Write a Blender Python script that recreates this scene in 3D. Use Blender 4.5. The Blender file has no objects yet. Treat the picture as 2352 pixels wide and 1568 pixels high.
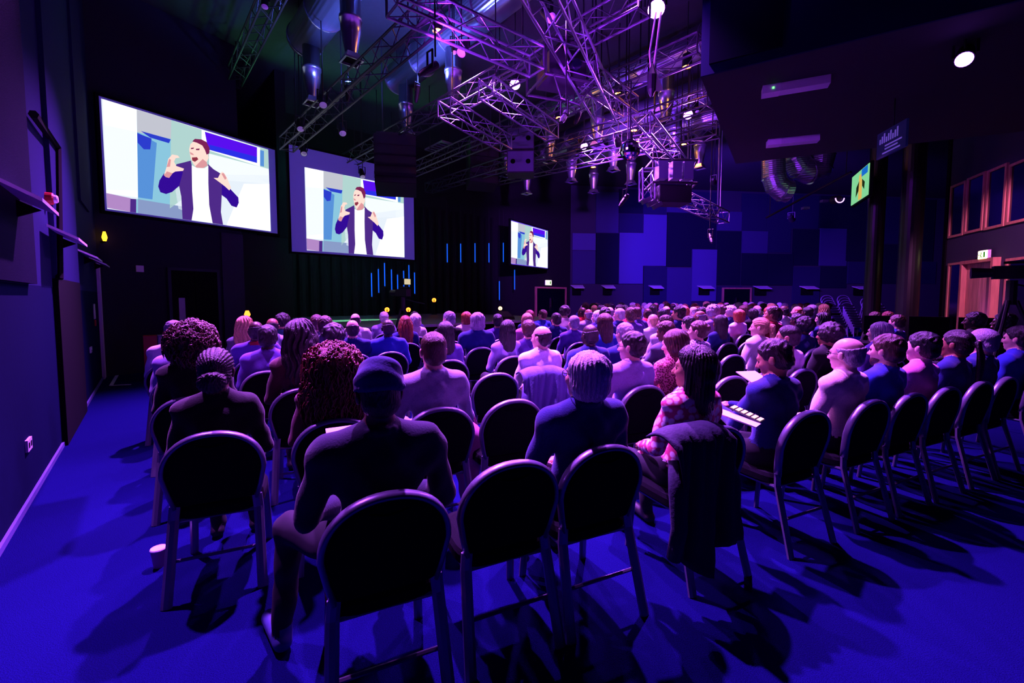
import bpy, bmesh, math, random
import numpy as np
from mathutils import Vector, Matrix
random.seed(7); np.random.seed(7)
sc = bpy.context.scene
COL = sc.collection
PI = math.pi

# ------------------------------------------------------------------ camera
FPX, CX, CY, CAMH = 1000.0, 1176.0, 744.0, 1.55        # focal length and principal point in photo pixels
PITCH = math.atan(60.0/1000.0)
cam_data = bpy.data.cameras.new('camera')
cam_data.sensor_fit = 'HORIZONTAL'; cam_data.sensor_width = 36.0
cam_data.lens = 36.0*FPX/2352.0
cam_data.shift_y = -(784.0-CY)/2352.0
cam_data.clip_start = 0.05; cam_data.clip_end = 200
camera = bpy.data.objects.new('camera', cam_data); COL.objects.link(camera)
camera.location = (0, 0, CAMH); camera.rotation_euler = (PI/2-PITCH, 0, 0)
sc.camera = camera

# ------------------------------------------------------------------ world, exposure
world = bpy.data.worlds.new('World'); sc.world = world; world.use_nodes = True
bg = world.node_tree.nodes['Background']
bg.inputs['Color'].default_value = (0.02, 0.015, 0.12, 1); bg.inputs['Strength'].default_value = 0.03
vs = sc.view_settings
vs.view_transform = 'Standard'; vs.look = 'None'; vs.gamma = 1.0; vs.use_curve_mapping = False
vs.exposure = 0.0
KEY = (0.52, 0.10, 1.0); VIOLET = (0.30, 0.04, 1.0); MAGENTA = (0.62, 0.075, 1.0); BLUE = (0.10, 0.015, 1.0); GREEN = (0.16, 1.0, 0.42); AMBER = (1.0, 0.36, 0.06)

# ------------------------------------------------------------------ frames
# room frame: s runs along the screen wall, q from the back of the hall to the screen wall
RA = math.radians(41.0)
D2 = Vector((math.cos(RA), math.sin(RA), 0)); D1 = Vector((-math.sin(RA), math.cos(RA), 0))
def RS(s, q, z=0): return D2*s + D1*q + Vector((0, 0, z))
def to_room(p): p = Vector(p); return (p.dot(D2), p.dot(D1), p.z)
# seating frame: u along the rows, n towards the stage
TH = math.radians(24.5)
UR = Vector((math.cos(TH), math.sin(TH), 0)); NR = Vector((-math.sin(TH), math.cos(TH), 0))
def ray(px, py):
    dx, dz = (px-CX)/FPX, (CY-py)/FPX
    cp, sp = math.cos(PITCH), math.sin(PITCH)
    return Vector((dx, cp+dz*sp, -sp+dz*cp))
C0 = Vector((0, 0, CAMH))
def on_z(px, py, z): w = ray(px, py); return C0 + w*((z-CAMH)/w.z)
def on_plane(px, py, nrm, d): w = ray(px, py); return C0 + w*((d-C0.dot(nrm))/w.dot(nrm))
def on_q(px, py, q): return on_plane(px, py, D1, q)
def on_s(px, py, s): return on_plane(px, py, D2, s)
def at_y(px, py, y): w = ray(px, py); return C0 + w*(y/w.y)
def lin(h):
    h = h.lstrip('#'); r = []
    for i in (0, 2, 4):
        c = int(h[i:i+2], 16)/255.0
        r.append(c/12.92 if c <= 0.04045 else ((c+0.055)/1.055)**2.4)
    return (*r, 1.0)

# ------------------------------------------------------------------ materials
MATS = {}
def mat(name, col='#808080', rough=0.6, metal=0.0, emit=None, estr=0.0, kind=None, scale=40.0, bump=0.0, var=0.0, spec=0.5, col2=None, sheen=0.0):
    if name in MATS: return MATS[name]
    m = bpy.data.materials.new(name); m.use_nodes = True; nt = m.node_tree
    b = nt.nodes['Principled BSDF']; c = lin(col) if isinstance(col, str) else (*col, 1)
    b.inputs['Base Color'].default_value = c; b.inputs['Roughness'].default_value = rough; b.inputs['Metallic'].default_value = metal
    b.inputs['Specular IOR Level'].default_value = spec
    if sheen: b.inputs['Sheen Weight'].default_value = sheen
    if emit:
        b.inputs['Emission Color'].default_value = lin(emit) if isinstance(emit, str) else (*emit, 1); b.inputs['Emission Strength'].default_value = estr
    if kind:
        tc = nt.nodes.new('ShaderNodeTexCoord')
        if kind == 'noise':
            t = nt.nodes.new('ShaderNodeTexNoise'); t.inputs['Scale'].default_value = scale; t.inputs['Detail'].default_value = 4.0
            nt.links.new(tc.outputs['Object'], t.inputs['Vector']); fac = t.outputs['Fac']
        elif kind == 'wood':
            mp = nt.nodes.new('ShaderNodeMapping'); mp.inputs['Scale'].default_value = (8, 8, 0.7)
            t = nt.nodes.new('ShaderNodeTexNoise'); t.inputs['Scale'].default_value = scale; t.inputs['Detail'].default_value = 5.0
            nt.links.new(tc.outputs['Object'], mp.inputs['Vector']); nt.links.new(mp.outputs['Vector'], t.inputs['Vector']); fac = t.outputs['Fac']
        elif kind == 'strand':
            mp = nt.nodes.new('ShaderNodeMapping'); mp.inputs['Scale'].default_value = (1, 1, 0.12)
            t = nt.nodes.new('ShaderNodeTexNoise'); t.inputs['Scale'].default_value = scale; t.inputs['Detail'].default_value = 3.0
            nt.links.new(tc.outputs['Object'], mp.inputs['Vector']); nt.links.new(mp.outputs['Vector'], t.inputs['Vector']); fac = t.outputs['Fac']
        elif kind == 'rib':
            t = nt.nodes.new('ShaderNodeTexWave'); t.inputs['Scale'].default_value = scale; t.bands_direction = 'Z'
            nt.links.new(tc.outputs['Object'], t.inputs['Vector']); fac = t.outputs['Fac']
        elif kind == 'floral':
            t = nt.nodes.new('ShaderNodeTexVoronoi'); t.inputs['Scale'].default_value = scale
            nt.links.new(tc.outputs['Object'], t.inputs['Vector']); fac = t.outputs['Distance']
        if bump:
            bn = nt.nodes.new('ShaderNodeBump'); bn.inputs['Strength'].default_value = bump; bn.inputs['Distance'].default_value = 0.02
            nt.links.new(fac, bn.inputs['Height']); nt.links.new(bn.outputs['Normal'], b.inputs['Normal'])
        if var or col2:
            rp = nt.nodes.new('ShaderNodeValToRGB'); lo, hi = rp.color_ramp.elements
            if col2: lo.color = c; hi.color = lin(col2); lo.position = 0.4; hi.position = 0.58
            else:
                lo.color = (*[max(0, v*(1-var)) for v in c[:3]], 1); hi.color = (*[min(1, v*(1+var)) for v in c[:3]], 1); lo.position = 0.3; hi.position = 0.7
            nt.links.new(fac, rp.inputs['Fac']); nt.links.new(rp.outputs['Color'], b.inputs['Base Color'])
    MATS[name] = m
    return m

# ------------------------------------------------------------------ mesh builder
class MB:
    def __init__(self): self.v = []; self.f = []; self.m = []
    def add(self, vs, fs, mi=0):
        o = len(self.v); self.v += [tuple(p) for p in vs]; self.f += [tuple(i+o for i in f) for f in fs]; self.m += [mi]*len(fs); return self
    def box(self, c, s, rotz=0, mi=0, mtx=None):
        x, y, z = s[0]/2, s[1]/2, s[2]/2
        R = mtx or Matrix.Rotation(rotz, 3, 'Z'); c = Vector(c)
        vs = [c+R@Vector(p) for p in ((-x,-y,-z),(x,-y,-z),(x,y,-z),(-x,y,-z),(-x,-y,z),(x,-y,z),(x,y,z),(-x,y,z))]
        return self.add(vs, ((0,3,2,1),(4,5,6,7),(0,1,5,4),(1,2,6,5),(2,3,7,6),(3,0,4,7)), mi)
    def bx(self, a, b, mi=0):
        return self.box([(a[i]+b[i])/2 for i in range(3)], [abs(b[i]-a[i]) for i in range(3)], 0, mi)
    def cone(self, p0, p1, r0, r1=None, n=10, mi=0, cap=True):
        r1 = r0 if r1 is None else r1
        p0, p1 = Vector(p0), Vector(p1); d = (p1-p0).normalized()
        a = d.orthogonal().normalized(); b = d.cross(a)
        vs = []
        for p, r in ((p0, r0), (p1, r1)):
            vs += [p+(a*math.cos(2*PI*i/n)+b*math.sin(2*PI*i/n))*r for i in range(n)]
        fs = [(i, (i+1) % n, n+(i+1) % n, n+i) for i in range(n)]
        if cap: fs += [tuple(range(n-1, -1, -1)), tuple(range(n, 2*n))]
        return self.add(vs, fs, mi)
    def tube(self, pts, r, n=8, mi=0, closed=False, flat=None):
        pts = [Vector(p) for p in pts]; k = len(pts); rs = r if isinstance(r, (list, tuple)) else [r]*k
        vs = []; prev = None
        for i, p in enumerate(pts):
            if closed: t = pts[(i+1) % k]-pts[i-1]
            else: t = pts[min(i+1, k-1)]-pts[max(i-1, 0)]
            t.normalize()
            if flat is not None: a = t.cross(Vector(flat)).normalized()
            else:
                a = t.orthogonal().normalized() if prev is None else (prev-t*prev.dot(t)).normalized()
            prev = a; b = t.cross(a)
            if flat is not None and isinstance(rs[i], tuple):
                ra, rb = rs[i]
            else: ra = rb = rs[i]
            for j in range(n):
                an = 2*PI*(j+.5)/n; vs.append(p+a*(math.cos(an)*ra)+b*(math.sin(an)*rb))
        fs = []
        for i in range(k if closed else k-1):
            i2 = (i+1) % k
            for j in range(n): fs.append((i*n+j, i*n+(j+1) % n, i2*n+(j+1) % n, i2*n+j))
        if not closed: fs += [tuple(range(n-1, -1, -1)), tuple(range((k-1)*n, k*n))]
        return self.add(vs, fs, mi)
    def lathe(self, prof, n=16, c=(0,0,0), mi=0, M=None):
        c = Vector(c); vs = []; k = len(prof)
        for r, z in prof:
            for j in range(n):
                p = Vector((r*math.cos(2*PI*j/n), r*math.sin(2*PI*j/n), z)); vs.append(c+(M@p if M else p))
        fs = [(i*n+j, i*n+(j+1) % n, (i+1)*n+(j+1) % n, (i+1)*n+j) for i in range(k-1) for j in range(n)]
        if prof[0][0] > 1e-6: fs.append(tuple(range(n-1, -1, -1)))
        if prof[-1][0] > 1e-6: fs.append(tuple(range((k-1)*n, k*n)))
        return self.add(vs, fs, mi)
    def prism(self, poly, z0, z1, mi=0):
        n = len(poly); vs = [(x, y, z0) for x, y in poly]+[(x, y, z1) for x, y in poly]
        fs = [tuple(range(n-1, -1, -1)), tuple(range(n, 2*n))]+[(i, (i+1) % n, n+(i+1) % n, n+i) for i in range(n)]
        return self.add(vs, fs, mi)
    def slab(self, pts, off, mi=0):
        n = len(pts); off = Vector(off); vs = [Vector(p) for p in pts]+[Vector(p)+off for p in pts]
        fs = [tuple(range(n-1, -1, -1)), tuple(range(n, 2*n))]+[(i, (i+1) % n, n+(i+1) % n, n+i) for i in range(n)]
        return self.add(vs, fs, mi)
    def mesh(self, name, smooth=False):
        me = bpy.data.meshes.new(name); me.from_pydata(self.v, [], self.f)
        me.polygons.foreach_set('material_index', self.m)
        bm = bmesh.new(); bm.from_mesh(me); bmesh.ops.recalc_face_normals(bm, faces=bm.faces); bm.to_mesh(me); bm.free()
        if smooth: me.polygons.foreach_set('use_smooth', [True]*len(me.polygons))
        me.update(); return me
    def build(self, name, mats, parent=None, loc=(0,0,0), rotz=0, smooth=False):
        me = self.mesh(name, smooth)
        return link(name, me, mats, parent, loc, rotz)
def link(name, me, mats=None, parent=None, loc=(0,0,0), rotz=0):
    if mats is not None and not me.materials:
        for m in (mats if isinstance(mats, (list, tuple)) else [mats]): me.materials.append(m)
    o = bpy.data.objects.new(name, me); COL.objects.link(o)
    o.location = loc; o.rotation_euler = (0, 0, rotz)
    if parent: o.parent = parent
    return o
def tag(o, label, cat, group=None, kind=None):
    o['label'] = label; o['category'] = cat
    if group: o['group'] = group
    if kind: o['kind'] = kind
    return o
def thing(name, label, cat, loc=(0,0,0), rotz=0, group=None, kind=None):
    o = bpy.data.objects.new(name, None); COL.objects.link(o); o.empty_display_size = 0.1
    o.location = loc; o.rotation_euler = (0, 0, rotz)
    return tag(o, label, cat, group, kind)
def struct(o, label, cat): return tag(o, label, cat, kind='structure')
def child_copy(src, parent):
    c = src.copy(); COL.objects.link(c); c.parent = parent; return c
def copy_tree(root, loc, rotz, label, cat=None, group=None):
    r = root.copy(); COL.objects.link(r); r.location = loc; r.rotation_euler = (0, 0, rotz)
    r['label'] = label
    if cat: r['category'] = cat
    if group: r['group'] = group
    for ch in list(root.children):
        c = child_copy(ch, r)
        for g in list(ch.children): child_copy(g, c)
    return r
# ------------------------------------------------------------------ base materials
M_carpet = mat('carpet', '#0c0c48', 0.95, kind='noise', scale=220, bump=0.5, var=0.5, spec=0.02)
M_wall = mat('wall_paint', '#2c2e42', 0.85, kind='noise', scale=30, bump=0.04, var=0.05)
M_wallL = mat('wall_paint_side', '#24284e', 0.9, kind='noise', scale=30, bump=0.05, var=0.05, spec=0.03)
M_black = mat('matt_black', '#08080c', 0.85, spec=0.1)
M_drape = mat('black_drape', '#0a0b10', 0.95)
M_ceil = mat('ceiling_black', '#2a2c30', 0.95, kind='noise', scale=12, bump=0.1, var=0.1)
M_alu = mat('truss_aluminium', '#8c8c9a', 0.4, 0.9)
M_alud = mat('truss_dull', '#4c4e54', 0.5, 0.7)
M_duct = mat('galvanised_duct', '#9aa0b0', 0.3, 0.85, kind='rib', scale=6.0, bump=0.25)
M_noz = mat('nozzle_steel', '#a8acbc', 0.28, 0.9)
M_lamp = mat('lamp_body', '#141418', 0.5)
M_spk = mat('speaker_black', '#111116', 0.7, kind='noise', scale=200, bump=0.2)
M_spkb = mat('speaker_front', '#4a4c66', 0.6, kind='noise', scale=250, bump=0.3)
M_white = mat('white_plastic', '#d8d8dc', 0.5)
M_red = mat('red_plastic', '#b01a1a', 0.4)
M_frameW = mat('oak_trim', '#c08a6a', 0.6, kind='wood', scale=3, var=0.2)
M_doorW = mat('oak_door', '#c79a80', 0.6, kind='wood', scale=3, var=0.25, bump=0.1)
M_glassd = mat('dark_glass', '#0a0c18', 0.12, spec=0.6)
M_chrome = mat('chrome', '#dcdce4', 0.15, 1.0)
M_panel = [mat('acoustic_fabric_%d' % i, c, 0.95, kind='noise', scale=150, bump=0.2, var=0.1, spec=0.03) for i, c in enumerate(('#181a32', '#25274a', '#3c3e6a', '#50508a', '#101228'))]
M_ledge = mat('reflector_white', '#d8d0e6', 0.55)
WS, WQ, WQ2, ZC = -0.60, 11.9, 15.9, 7.6

# ------------------------------------------------------------------ floor, ceiling
b = MB(); b.bx((-16, -9, -0.2), (34, 36, 0)); o = b.build('floor', M_carpet); struct(o, 'blue-grey carpet floor of the whole hall', 'floor')
b = MB(); b.bx((-16, -9, ZC), (34, 36, ZC+0.2)); o = b.build('ceiling', M_ceil); struct(o, 'black painted ceiling high above ducts and trusses', 'ceiling')

# ------------------------------------------------------------------ left wall (runs from LA past the camera's left to the corner LB)
LA, LB = on_z(0, 1265, 0), on_z(238, 866, 0)
RL = math.atan2(LB.y-LA.y, LB.x-LA.x)-PI/2; LL = (LB-LA).length
eL = Vector((-math.sin(RL), math.cos(RL), 0)); nL = Vector((math.cos(RL), math.sin(RL), 0))
def on_left(px, py, off=0.0): return on_plane(px, py, nL, nL.dot(LA)+off)
def yz(px, py, off=0.0): p = on_left(px, py, off)-LA; return p.dot(eL), p.z
wl = thing('wall_left', 'plain side wall running beside the left aisle', 'wall', LA, RL, kind='structure')
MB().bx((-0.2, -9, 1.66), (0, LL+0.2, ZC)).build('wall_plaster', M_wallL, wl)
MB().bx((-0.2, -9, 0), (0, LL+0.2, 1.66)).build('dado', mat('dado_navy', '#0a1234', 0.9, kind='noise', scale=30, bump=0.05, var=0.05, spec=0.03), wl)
y1, z1 = yz(86, 652, 0.05)
MB().bx((0, -3.0, z1), (0.05, y1, ZC-0.3)).build('acoustic_panel', M_panel[4], wl)
ya, _ = yz(136, 700, 0.04); yb, _ = yz(186, 700, 0.04); _, zb = yz(160, 645, 0.04)
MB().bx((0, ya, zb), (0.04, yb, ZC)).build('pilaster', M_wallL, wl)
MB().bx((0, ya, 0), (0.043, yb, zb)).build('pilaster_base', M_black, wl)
yc, _ = yz(170, 300); yd, _ = yz(190, 300); ye, _ = yz(214, 300)
MB().bx((0, max(yb, yc), 3.0), (0.03, yd, ZC)).build('wall_panel', M_panel[1], wl)
MB().bx((0, LL-0.3, 0), (0.04, LL, 2.3)).build('corner_trim', M_ledge, wl)
o = MB().bx((0, -7, 0), (0.018, LL, 0.045)).build('baseboard_left', mat('skirting_violet', '#5a5490', .7), None, LA, RL); struct(o, 'thin pale skirting strip along the left wall', 'baseboard')
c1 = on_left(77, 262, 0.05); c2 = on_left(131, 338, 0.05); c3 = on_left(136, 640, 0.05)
b = MB(); b.tube([c1, c2, c3], 0.035, 6); o = b.build('panel_shadow_strip', M_black); tag(o, 'black bent strip standing in for a panel shadow on the left wall', 'shadow strip')  # black tube models the outline of a wall panel's cast shadow

# sloped reflectors: left wall
def ledge_mesh(w, d, drop):
    b = MB(); t = 0.025
    b.add([(-w/2,0,0),(w/2,0,0),(w/2-0.12,d,-drop),(-w/2+0.02,d,-drop),(-w/2,0,t),(w/2,0,t),(w/2-0.12,d,-drop+t),(-w/2+0.02,d,-drop+t)],
          ((0,3,2,1),(4,5,6,7),(0,1,5,4),(1,2,6,5),(2,3,7,6),(3,0,4,7)))
    return b
LGr = 'sloped reflector shelves on the left wall'
for i, (px, py, w, lab) in enumerate(((30, 447, .8, 'sloped pale shelf nearest the camera, beside the red beacon'),
                       (138, 540, .9, 'sloped pale shelf just below the red beacon on left wall'),
                       (203, 586, 1.0, 'third sloped shelf along left wall, before the corner'),
                       (226, 602, 1.0, 'smallest sloped shelf in the far left corner'))):
    ym, zz = yz(px, py, 0.08)
    t = thing('reflector_shelf', lab, 'shelf', LA+eL*ym+nL*(0.051 if i == 0 else 0.044 if i == 1 else .001)+Vector((0,0,zz+.03)), RL-PI/2, LGr)
    ledge_mesh(w, 0.2, 0.10).build('plate', M_ledge, t)
    MB().add([(-w/2+.1,0,-.02),(-w/2+.14,0,-.02),(-w/2+.14,0.12,-.08),(-w/2+.1,0.12,-.08),(-w/2+.1,0,-.14),(-w/2+.14,0,-.14)], ((0,3,4),(1,5,2),(0,1,2,3),(3,2,5,4),(0,4,5,1))).build('bracket', M_black, t)
# red alarm beacon
p = on_left(114, 456, 0.03); t = thing('alarm_beacon', 'red fire alarm beacon on the left wall', 'alarm', p, RL-PI/2)
M = Matrix.Rotation(-PI/2, 3, 'X')
MB().lathe([(0.06,-0.03),(0.06,0.02),(0.05,0.03)], 14, M=M).build('beacon_body', M_red, t)
MB().lathe([(0.042,0.03),(0.04,0.05),(0.03,0.06)], 14, M=M).build('beacon_lens', M_white, t)
# sockets and small plates
p = on_left(66, 1020, 0.008)
t = thing('wall_socket', 'white double socket low on the left wall', 'socket', p, RL)
MB().box((0,0,0), (0.016, 0.15, 0.09)).build('plate', M_white, t)
for dy in (-.035, .035): MB().box((0.009,dy,0), (0.004, 0.03, 0.04)).build('outlet', M_black, t)
p = on_left(209, 803, 0.008)
t = thing('wall_socket', 'small white socket near the far end of left wall', 'socket', p, RL)
MB().box((0,0,0), (0.016, 0.2, 0.09)).build('plate', M_white, t)
MB().box((0.009,0,-.02), (0.004, 0.05, 0.04)).build('outlet', M_black, t)
p = on_left(217, 715, 0.007)
t = thing('door_notice', 'tall narrow white notice on left wall near the corner', 'notice', p, RL)
MB().box((0,0,0), (0.012, 0.2, 0.26)).build('sheet', M_white, t); MB().box((0.004,0,-0.2), (0.014, 0.14, 0.1)).build('red_label', M_red, t)

# ------------------------------------------------------------------ screen wall (from the corner LB)
AF = math.radians(61.0); eF = Vector((math.cos(AF), math.sin(AF), 0)); nF = Vector((math.sin(AF), -math.cos(AF), 0))
def on_front(px, py, off=0.0): return on_plane(px, py, nF, nF.dot(LB)+off)
def front_t(px, py): return (on_front(px, py)-LB).dot(eF)
p = on_front(240, 545, 0.16)
t = thing('corner_lamp', 'small amber lamp high in the left corner', 'lamp', p, AF)
MB().lathe([(0.025,-0.07),(0.045,0),(0.02,0.11)], 10).build('shade', mat('amber_glow', '#ffc050', 0.5, emit='#ffb020', estr=4), t)
MB().box((0,.08,-0.08), (0.03, 0.16, 0.03)).build('bracket', M_black, t)
wf = thing('wall_front', 'black wall behind the left screen', 'wall', LB, AF, kind='structure')
t540 = front_t(546, 300); TE = t540+1.3
MB().bx((-.3, 0, 0), (t540, 0.25, ZC)).build('wall_plaster', mat('front_wall', '#15162a', 0.9, kind='noise', scale=25, var=0.1), wf)
MB().bx((t540, 0, 0), (TE, 0.25, 3.15)).build('wall_plaster', M_drape, wf)
MB().bx((t540-.5, -0.05, 0), (t540, 0, 3.1)).build('pilaster', M_wall, wf)
dL, dR = front_t(395, 740), front_t(500, 740)
d = thing('door_1', 'dark double door below the left screen', 'door', LB+eF*((dL+dR)/2)+nF*.02, AF, kind='structure')
w = (dR-dL)/2
for sx in (-1, 1):
    lf = MB().bx((min(0.005*sx, w*sx), -0.02, 0), (max(0.005*sx, w*sx), 0.02, 2.15)).build('door_leaf', M_black, d)
MB().bx((-w+.12, -0.045, 0.95), (-w+.24, -0.022, 1.55)).build('push_plate', mat('dull_steel', '#9a98b8', 0.5, 0.3), d)
MB().bx((-w-.06, -0.04, 0), (-w, 0.02, 2.21)).build('door_frame', M_wall, d); MB().bx((w, -0.04, 0), (w+.06, 0.02, 2.21)).build('door_frame', M_wall, d); MB().bx((-w, -0.04, 2.15), (w, 0.02, 2.21)).build('door_frame', M_wall, d)
p = on_front(321, 617, 0.02); o = MB().box((0,0,0), (0.13, 0.02, 0.13)).build('wall_plate', M_white, None, p, AF); tag(o, 'small white plate on black wall under left screen', 'plate')
FE = LB+eF*TE; fe = to_room(FE); s540 = fe[0]-.9

# recessed stage wall (q = WQ2) and return
sR = to_room(on_q(1310, 600, WQ2))[0]
wr = thing('wall_stage', 'black wall at the back of the stage', 'wall', (0,0,0), RA, kind='structure')
MB().bx((s540+0.9, WQ2, 0), (sR, WQ2+0.25, ZC)).build('wall_plaster', M_drape, wr)
MB().bx((s540+0.65, fe[1]+.1, 0), (s540+0.9, WQ2, ZC)).build('return_wall', M_drape, wr)
# drape folds
for i in range(26):
    ss = s540+1.2+i*0.36
    if ss < sR-2.6: MB().cone((ss, WQ2-0.06, 0.0), (ss, WQ2-0.06, 5.2), 0.13, 0.10, 8).build('drape_fold', M_drape, wr)
# door with exit sign right of the stage
dL = to_room(on_q(1228, 690, WQ2))[0]; dR = to_room(on_q(1299, 690, WQ2))[0]; w = (dR-dL)/2
def far_door(name, label, loc, rot, w, h):
    d = thing(name, label, 'door', loc, rot, kind='structure')
    for sx in (-1, 1):
        lf = MB().bx((min(0.01*sx, (w-.1)*sx), -0.03, 0), (max(0.01*sx, (w-.1)*sx), 0.02, h-.08)).build('door_leaf', M_glassd, d)
        MB().bx((0.05*sx-.02, -0.09, 0.75), (0.05*sx+.02, -0.05, 1.55)).build('handle', M_chrome, lf)
        MB().bx((min(w*sx, (w-.1)*sx), -0.06, 0), (max(w*sx, (w-.1)*sx), 0.02, h)).build('door_frame', M_frameW, d)
    MB().bx((-w+.1, -0.06, h-.08), (w-.1, 0.02, h)).build('door_frame', M_frameW, d)
    return d
far_door('door_2', 'dark glazed double door under exit sign right of the stage', RS((dL+dR)/2, WQ2-0.02), RA, w, 2.12)
M_exit = mat('exit_lit', '#ffffff', 0.5, emit='#fff0a0', estr=5); M_exitg = mat('exit_pictogram', '#0a6a30', 0.6, emit='#3a8a20', estr=0.8)
def exit_sign(label, p, rot, w=0.34, h=0.17):
    t = thing('exit_sign', label, 'sign', p, rot, 'lit exit signs')
    MB().box((0,0.035,0), (w+.02, 0.05, h+.02)).build('case', M_white, t)
    f = MB().box((0,0,0), (w, 0.02, h)).build('lit_face', M_exit, t)
    b = MB()      # running figure, arrow, doorway
    y = -0.0125
    b.box((-w*.12, y, h*.26), (h*.16, .003, h*.16)); b.box((-w*.12, y, h*.04), (h*.14, .003, h*.3), mtx=Matrix.Rotation(.3, 3, 'Y'))
    b.box((-w*.18, y, -h*.24), (h*.1, .003, h*.34), mtx=Matrix.Rotation(.5, 3, 'Y')); b.box((-w*.05, y, -h*.24), (h*.1, .003, h*.34), mtx=Matrix.Rotation(-.6, 3, 'Y'))
    b.box((w*.28, y, 0), (w*.2, .003, h*.7)); b.box((-w*.36, y, 0), (w*.16, .003, h*.12))
    b.build('pictogram', M_exitg, f)
exit_sign('lit exit sign above the glazed door right of the stage', on_q(1260, 649, WQ2-0.1), RA, 0.42, 0.24)

# ------------------------------------------------------------------ far panelled wall
PA = RS(sR, WQ2); PB = Vector((at_y(2165, 684, 27.0).x, 27.0, 0))
AW = math.atan2(PB.y-PA.y, PB.x-PA.x); LW = (PB-PA).length
nW = Vector((math.sin(AW), -math.cos(AW), 0))             # towards the hall
dW = nW.dot(PA)
def on_far(px, py, off=0.0):
    p = on_plane(px, py, nW, dW+off); return p
def far_uv(px, py): p = on_far(px, py)-PA; return p.dot(Vector((math.cos(AW), math.sin(AW), 0))), p.z
ww = thing('wall_far', 'far wall covered with square acoustic panels in many blues', 'wall', PA, AW, kind='structure')
MB().bx((0, 0, 0), (LW+3, 0.25, ZC)).build('wall_plaster', M_wall, ww)
colpx = [1314, 1368, 1421, 1477, 1531, 1589, 1646, 1703, 1762, 1820, 1882, 1945, 2010, 2080, 2150]
panels = {0: [(535,575,3),(575,652,2)], 1: [(440,535,2),(535,652,0)], 2: [(430,490,0),(490,534,1),(534,652,3)], 3: [(430,492,1),(492,611,3),(611,700,1)], 4: [(430,488,2),(488,612,0),(614,700,2)],
          5: [(440,488,1),(488,572,0),(572,692,3)], 6: [(485,530,2),(530,655,0),(657,700,1)], 7: [(440,530,1),(530,582,2),(582,655,0)], 8: [(440,580,1),(582,655,0)], 9: [(440,525,1),(525,610,0),(612,700,1)],
          10: [(440,524,0),(524,611,2),(611,662,0)], 11: [(440,600,0),(600,652,1)], 12: [(440,560,1),(560,652,0)], 13: [(440,600,0),(600,652,1)]}
for i, lst in panels.items():
    for (ya, yb, k) in lst:
        u0, za = far_uv(colpx[i], ya); u1, _ = far_uv(colpx[i+1], ya); _, zb = far_uv(colpx[i], yb)
        dep = random.choice((0.05, 0.08, 0.11))
        MB().bx((u0+.015, -dep, max(0.1, zb)+.015), (u1-.015, 0, min(ZC-.1, za)-.015)).build('panel', M_panel[k], ww)
u0, za = far_uv(1655, 662); u1, _ = far_uv(1722, 662); ud = Vector((math.cos(AW), math.sin(AW), 0))
far_door('door_3', 'dark glazed double door in the middle of far panelled wall', PA+ud*((u0+u1)/2)+nW*0.14, AW, (u1-u0)/2, 2.14)
for i, (pa, pb) in enumerate(((1309,1337),(1379,1407),(1487,1516),(1598,1630),(1726,1759),(1832,1866),(1952,1985))):
    u0, za = far_uv(pa, 661+i*.4); u1, _ = far_uv(pb, 661)
    t = thing('reflector_shelf', '%s sloped shelf from the left on the far panelled wall' % ('first second third fourth fifth sixth seventh'.split()[i]), 'shelf', PA+ud*((u0+u1)/2)+nW*0.12+Vector((0,0,2.22)), AW+PI, 'sloped reflector shelves on the far wall')
    ledge_mesh(u1-u0, 0.42, 0.16).build('plate', M_ledge, t)
    MB().bx((-(u1-u0)/2+.1, 0, -.5), ((u1-u0)/2-.1, 0.05, -.02)).build('shelf_shadow', M_black, t)  # black block stands for the shadow the shelf casts on the wall

# ------------------------------------------------------------------ angled right wall with windows and door
AR = math.atan2(0.927, 0.374); eR = Vector((0.374, 0.927, 0)); nR = Vector((-0.927, 0.374, 0))
P_door = at_y(2222, 684, 9.4); dRt = nR.dot(P_door)
def on_right(px, py, off=0.0): return on_plane(px, py, nR, dRt+off)
def right_uv(px, py): p = on_right(px, py)-Vector((P_door.x, P_door.y, 0)); return p.dot(eR), p.z
wR = thing('wall_right', 'blue wall with framed windows and wooden door at right', 'wall', Vector((P_door.x, P_door.y, 0)), AR, kind='structure')
uc, _ = right_uv(2166, 700)
MB().bx((-9, 0, 0), (uc, -0.25, ZC)).build('wall_plaster', M_wall, wR)
MB().bx((uc-.02, -0.4, 0), (uc+.1, 0.03, ZC)).build('corner_edge', M_black, wR)
MB().bx((uc, -14, 0), (uc+.25, -0.25, ZC)).build('return_wall', M_wall, wR)
def window(name, label, px0, px1, pt, pb, bottom_open=False):
    ua, zt = right_uv(px0, pt); ub, _ = right_uv(px1, pt); _, zb = right_uv(px0, pb)
    lo, hi = min(ua, ub), max(ua, ub); zb = max(zb, 0.05); fw = 0.05
    t = thing(name, label, 'window', Vector((P_door.x, P_door.y, 0))+eR*((lo+hi)/2)+Vector((0,0,zb)), AR, kind='structure')
    W, H = (hi-lo)/2, zt-zb
    for a, c in (((-W,0,0),(-W+fw,0.04,H)), ((W-fw,0,0),(W,0.04,H)), ((-W+fw,0,0),(W-fw,0.04,fw)), ((-W+fw,0,H-fw),(W-fw,0.04,H))):
        MB().bx(a, c).build('window_frame', M_frameW, t)
    MB().bx((-W+fw, 0.005, fw), (W-fw, 0.015, H-fw)).build('pane', M_glassd, t)
window('window_1', 'leftmost tall framed upper window on right wall', 2188, 2222, 428, 546)
window('window_2', 'second tall framed upper window on right wall', 2226, 2267, 410, 536)
window('window_3', 'third tall framed upper window on right wall', 2273, 2318, 392, 527)
window('window_4', 'fourth upper window cut by the right picture edge', 2324, 2400, 378, 515)
window('window_5', 'narrow side light left of the wooden door', 2182, 2213, 605, 790)
window('window_6', 'wide dark window behind the right camera tripod', 2316, 2420, 594, 860)
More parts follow.
